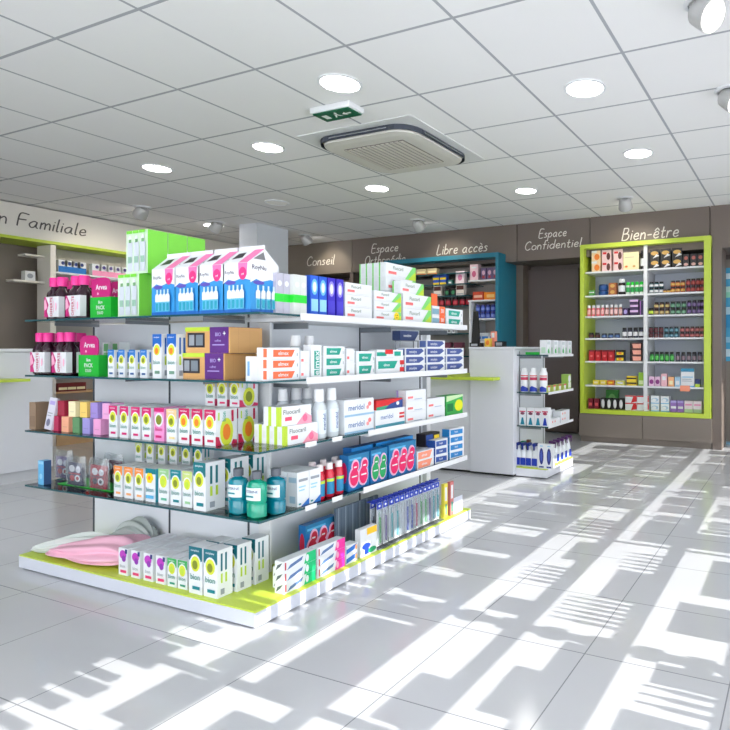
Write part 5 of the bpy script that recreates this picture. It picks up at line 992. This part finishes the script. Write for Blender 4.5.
# things on the tall counter
z_ = 1.0255
t = empty('card_terminal_stand', (lx(476, 4.34), 4.34, z_)); tag(t, 'black slanted display stand on the white counter', 'stand')
MB().box(-.045, -.03, 0, .045, .05, .035, black).box(-.03, -.031, .008, .03, -.0302, .026, C((190, 194, 200))).build('base', t)
m = MB(); m.raw([(-.045, .0, .0355), (.03, .0, .0355), (-.01, .05, .30), (-.055, .05, .30), (-.045, .02, .0355), (.03, .02, .0355), (-.01, .06, .30), (-.055, .06, .30)], [(0,1,2,3),(5,4,7,6),(1,5,6,2),(4,0,3,7),(3,2,6,7)], black); m.build('screen', t)
tag(carton('card_box', .08, .045, .06, black, front=[('r', .15, .2, .85, .8, C((150, 154, 160)))]), 'small black box with a grey card at the counter edge', 'box').location = (lx(499, 4.34), 4.34, z_)
tag(carton('yellow_packet', .055, .07, .03, C((240, 200, 70)), front=[('d', .5, .5, .3, .3, FOR)]), 'yellow packet on the white counter beside the black stand', 'packet').location = (lx(487.5, 4.36), 4.36, z_)
tag(carton('salmon_packet', .045, .13, .03, C((240, 150, 130)), front=[('r', .2, .6, .8, .9, W_)]), 'salmon upright packet on the white counter', 'packet').location = (lx(493, 4.41), 4.41, z_)
# row of small white tags on the rear wall bar (behind the top shelf end)
cb = empty('medicine_cabinet', (-6.2, 6.5, 0)); tag(cb, 'light wooden cabinet in the opening under the Conseil lettering', 'cabinet')
OC = (-6.2, 6.5, 0)
cp(MB().box(lx(290, 6.4), 6.42, 0, lx(349, 6.4), 6.7, 1.95, M('cab_wood', (150, 128, 104), .5)), 'body', cb, OC)
for k in range(3): a, b = lx(291+19*k, 6.4), lx(309+19*k, 6.4); cp(MB().box(a, 6.4, .1, b, 6.4195, 1.9, M('cab_door', (168, 146, 120), .5)), 'door', cb, OC)
mo = empty('monitor', (lx(336, 5.6), 5.6, 0)); tag(mo, 'black monitor seen behind the white tablet cartons', 'monitor')
MB().box(-.11, 0, 1.3, .11, .03, 1.62, black).build('screen', mo); MB().box(-.02, .031, 0, .02, .05, 1.45, black).build('pole', mo); MB().box(-.15, -.05, 0, .15, .15, .0, black).box(-.15, -.08, 0, .15, .12, .02, black) if False else None
# ------------------------------------------------------------------ family shelf unit on the outer wall
FX = -7.1; fy0 = ry(56, FX); fy1 = 6.1
fu = empty('family_shelf_unit', (-7.3, 4.8, 0)); OF = (-7.3, 4.8, 0); tag(fu, 'pale open shelf unit under the family sign band', 'shelving unit')
cp(MB().box(-7.34, fy0-.05, 0, FX, fy0, 2.09, offwhite), 'end_panel', fu, OF); cp(MB().box(-7.34, fy1, 0, FX, fy1+.05, 2.09, offwhite), 'end_panel', fu, OF)
cp(MB().box(-7.37, fy0+.001, 0, -7.341, fy1-.001, 2.09, M('fam_back', (190, 186, 180), .6)), 'back_panel', fu, OF)
cp(MB().box(-7.34, fy0+.001, .0, FX+.02, fy1-.001, .35, wood), 'drawer_block', fu, OF)
FZ = [1.82, 1.56, 1.30, 1.04, .80, .56]
for z in FZ: cp(MB().box(-7.34, fy0+.001, z-.02, FX-.005, fy1-.001, z, whitemetal if z > 1 else wood), 'shelf', fu, OF)
for z, q in ((1.98, .17), (1.71, .27)): cp(MB().box(-7.34, fy0-.05-q, z-.02, -7.2, fy0-.051, z, offwhite), 'side_ledge', fu, OF)
def FF(make, pys, z, cat, desc, n2=1):
    pl = [(FX-.03, ry(p, FX-.03), z+.0005) for p in pys]
    return row(make, pl, cat, [desc+' in the family unit'+(', '+nth(i, len(pys), 'from the end panel') if len(pys) > 1 else '') for i in range(len(pys))], desc+' in the family unit', 'R')
FF(bx('box', .085, .13, .06, W_, [('r', 0, 0, 1, .5, C((40, 120, 200))), ('d', .5, .75, .2, .15, NV)]), (63, 69.5, 76, 82), FZ[0], 'box', 'blue and white box')
FF(bx('box', .095, .13, .06, W_, [('r', 0, 0, 1, .45, C((240, 150, 190))), ('d', .5, .75, .2, .15, C((60, 50, 120)))]), (97, 104, 111, 118, 125), FZ[0], 'box', 'pink and white box')
FF(bx('box', .12, .12, .06, C((240, 190, 200)), [('r', .1, .4, .9, .8, W_)]), (60, 70, 80), FZ[1], 'box', 'light pink box')
FF(bx('box', .12, .13, .06, C((80, 120, 150)), [('r', .1, .4, .9, .8, C((150, 180, 200)))]), (92, 101, 110), FZ[1], 'box', 'slate blue box')
FF(bx('box', .1, .1, .06, C((220, 70, 60)), [('r', .1, .5, .9, .9, W_)]), (61, 69, 77, 85), FZ[2], 'box', 'red and white box')
FF(bx('box', .1, .1, .06, C((200, 210, 214)), [('r', .1, .5, .9, .9, TE)]), (61, 70, 79, 88), FZ[3], 'box', 'pale teal box')
FF(bx('box', .1, .09, .06, C((190, 30, 50)), [('r', .1, .5, .9, .9, BLK)]), (62, 70, 78, 86), FZ[4], 'box', 'dark red box')
FF(bx('box', .1, .09, .06, C((120, 40, 40)), [('r', .1, .2, .9, .5, CR)]), (63, 72, 81), FZ[5], 'box', 'maroon box')
tag(carton('small_device_box', .09, .1, .07, C((220, 222, 226)), front=[('d', .5, .5, .3, .25, GY)]), 'white box on the lower ledge beside the family unit', 'box').location = (-7.24, fy0-.16, 1.7105)
bpy.data.objects['small_device_box'].rotation_euler = (0, 0, PI/2)
# poster on the right-hand door
pm = MB(); X0 = lx(724.5, 6.695); w_p, h_p = .5, 1.0
pm.box(0, -.003, 0, w_p, 0, h_p, C((70, 170, 214)))
for v0, v1, c in ((.05, .13, (214, 236, 246)), (.2, .26, (150, 206, 232)), (.36, .5, (40, 150, 204)), (.5, .58, (190, 226, 240)), (.68, .74, (150, 226, 200)), (.74, .8, (196, 236, 226)), (.88, .94, (214, 236, 246))):
    pm.poly([(0, -.0035, v0*h_p), (w_p, -.0035, v0*h_p), (w_p, -.0035, v1*h_p), (0, -.0035, v1*h_p)], C(c))
tag(pm.build('door_poster'), 'light blue striped poster on the taupe door at the picture edge', 'poster').location = (X0, 6.6995, .88)

# ------------------------------------------------------------------ unseen shop window display, goods shaped to throw the floor shadows
DX = 1.9; zc = lambda X: (DX-X)/2
wd = empty('window_display_rack', (DX, 3, 0)); tag(wd, 'tall glass shelf rack standing in the sunlit shop window', 'shelving unit')
def dp(mb, name): mb.v = [(a-DX, b-3, c) for a, b, c in mb.v]; return mb.build(name, wd)
for y, w_ in ((.55, .05), (1.212, .042), (1.905, .055), (2.98, .03), (3.52, .02), (4.2, .03), (5.3, .05)):
    m = MB().box(DX-.02, y-w_/2, 0, DX+.02, y+w_/2, 2.36, metalgrey)
    if w_ > .05:
        for k in range(14): m.box(DX-.024, y-.045, 1.0+k*.085, DX+.024, y+.045, 1.022+k*.085, metalgrey)
    dp(m, 'post')
for z in (.6, 1.045, 1.235, 1.42, 1.58, 1.7595):
    dp(MB().box(DX-.035, -.3, z-.006, DX+.035, 6.2, z, glass, glassedge), 'glass_shelf')
dp(MB().box(DX-.02, -2.2, 1.99, DX+.02, 6.3, 2.36, wallw), 'header_board')  # added board, blocks the sun so its patches end before the far floor
for k in range(26):
    y = .58+k*.082+(.02 if k % 3 else 0); wv = .04+.012*(k % 3)
    m = MB(); zt = 1.905-.015*(k % 2) if y < 1.55 else 1.80; m.box(DX-.008, y-wv/2, zt, DX+.008, y+wv/2, 1.9899, C((200, 200, 205))); m.lathe([(wv/2, 0), (wv/2, .024)], C((200, 200, 205)), cx=DX, cy=y, z=1.90-.02*(k % 2), seg=10) if False else None
    dp(m, 'hanging_tag')  # invented tags, shaped to cut the sun into fingers and stripes
RW = C((206, 208, 214)); boxes = [  # cartons sized and placed by the dark blocks they cast on the floor
 (1.40, 1.87, 1.2355, 1.31), (1.40, 1.66, 1.3105, 1.355), (2.26, 2.60, 1.2355, 1.32),
 (2.09, 2.36, 1.0455, 1.16), (1.74, 1.86, 1.0455, 1.15), (1.30, 1.58, 1.0455, 1.17), (2.46, 2.9, 1.0455, 1.13), (.95, 1.2, 1.0455, 1.2),
 (1.21, 1.74, 1.5805, 1.69), (.75, 1.12, 1.5805, 1.66), (1.98, 2.2, 1.5805, 1.70), (2.26, 2.5, 1.5805, 1.66), (2.56, 2.86, 1.5805, 1.74), (2.2, 2.26, 1.5805, 1.63),
 (.9, 1.3, 1.2355, 1.29), (1.98, 2.12, 1.4205, 1.5), (2.62, 2.9, 1.4205, 1.47), (.62, .8, 1.4205, 1.52),
 (2.0, 2.2, 1.7005, 1.77), (2.28, 2.5, 1.6605, 1.73), (1.25, 1.5, 1.4205, 1.48), (.6, .85, 1.4205, 1.5), (.95, 1.185, 1.76, 1.82), (1.24, 1.52, 1.76, 1.805), (1.56, 1.86, 1.76, 1.82), (1.97, 2.25, 1.76, 1.8), (.62, .9, 1.76, 1.8), (1.24, 1.5, 1.2355, 1.3), (1.76, 1.87, 1.5805, 1.74)]
rg = random.Random(11)
for z0, sp in ((1.0455, .18), (1.2355, .12), (1.4205, .15), (1.5805, .17), (1.76, .16)):  # far cartons made up at random to add shade and thin sun streaks
    y = 3.03
    while y < 6.0:
        w_ = rg.uniform(.14, .42); h_ = sp*rg.uniform(.82, 1.02)
        if rg.random() > .08:
            if rg.random() < .5: boxes.append((y, y+w_, z0, z0+h_))
            else:
                q = y
                while q < y+w_-.05: boxes.append((q, q+.05, z0, z0+h_*rg.uniform(.85, 1))); q += .064
        y += w_+rg.uniform(.012, .04)
o0 = None
for i, (a, b, z0, z1) in enumerate(boxes):
    m = MB().box(-.02, 0, 0, .02, b-a, z1-z0, RW); o = m.build('window_carton'); o.location = (DX, a, z0)
    tag(o, 'plain pale carton on the sunlit window rack', 'box', 'cartons on the window rack')
btl = None; pos = [(y, 1.2355, .145) for y in (2.03, 2.07, 2.11, 2.15, 2.19, 2.23)]+[(1.63+.045*k, 1.0455, .12) for k in range(3)]+[(1.34+.05*k, 1.3555, .02) for k in range(0)]+[(2.64+.05*k, 1.2355, .1) for k in range(5)]+[(.7+.06*k, 1.2355, .14) for k in range(4)]+[(3.06+.055*k, 1.34, .06) for k in range(4)]+[(2.32+.045*k, 1.4205, .1) for k in range(5)]+[(1.26+.06*k, 1.4205, .05) for k in range(4)]+[(3.9+.06*k, 1.0455, .15) for k in range(5)]  # bottles placed for the thin comb shadows they cast
for y, z, h in pos:
    if z == 1.34: continue
    o = MB().lathe([(.012, 0), (.013, h*.6), (.006, h*.75), (.006, h)], RW, seg=10).build('window_bottle'); o.location = (DX+.0, y, z)
    tag(o, 'slim pale bottle on the sunlit window rack', 'bottle', 'bottles on the window rack')
# ------------------------------------------------------------------ light
w = bpy.data.worlds.new('sky'); sc.world = w; w.use_nodes = True
bg = w.node_tree.nodes['Background']; bg.inputs[0].default_value = (.95, .97, 1, 1); bg.inputs[1].default_value = WORLD
S = bpy.data.lights.new('sun', 'SUN'); S.energy = SUN; S.angle = .003; S.color = (1, .96, .9)
so = bpy.data.objects.new('sun', S); COL.objects.link(so); so.location = (6, 2, 5)
dv = Vector((-1, .02, -.5)); so.rotation_euler = dv.to_track_quat('-Z', 'Y').to_euler()
sc.view_settings.view_transform = 'Standard'; sc.view_settings.look = 'None'; sc.view_settings.exposure = EXPO; sc.view_settings.gamma = 1
sc.view_settings.use_curve_mapping = False
sc.cycles.use_denoising = True; sc.cycles.max_bounces = 8; sc.cycles.diffuse_bounces = 5; sc.cycles.transparent_max_bounces = 24; sc.cycles.sample_clamp_indirect = 6
sc.cycles.caustics_refractive = False
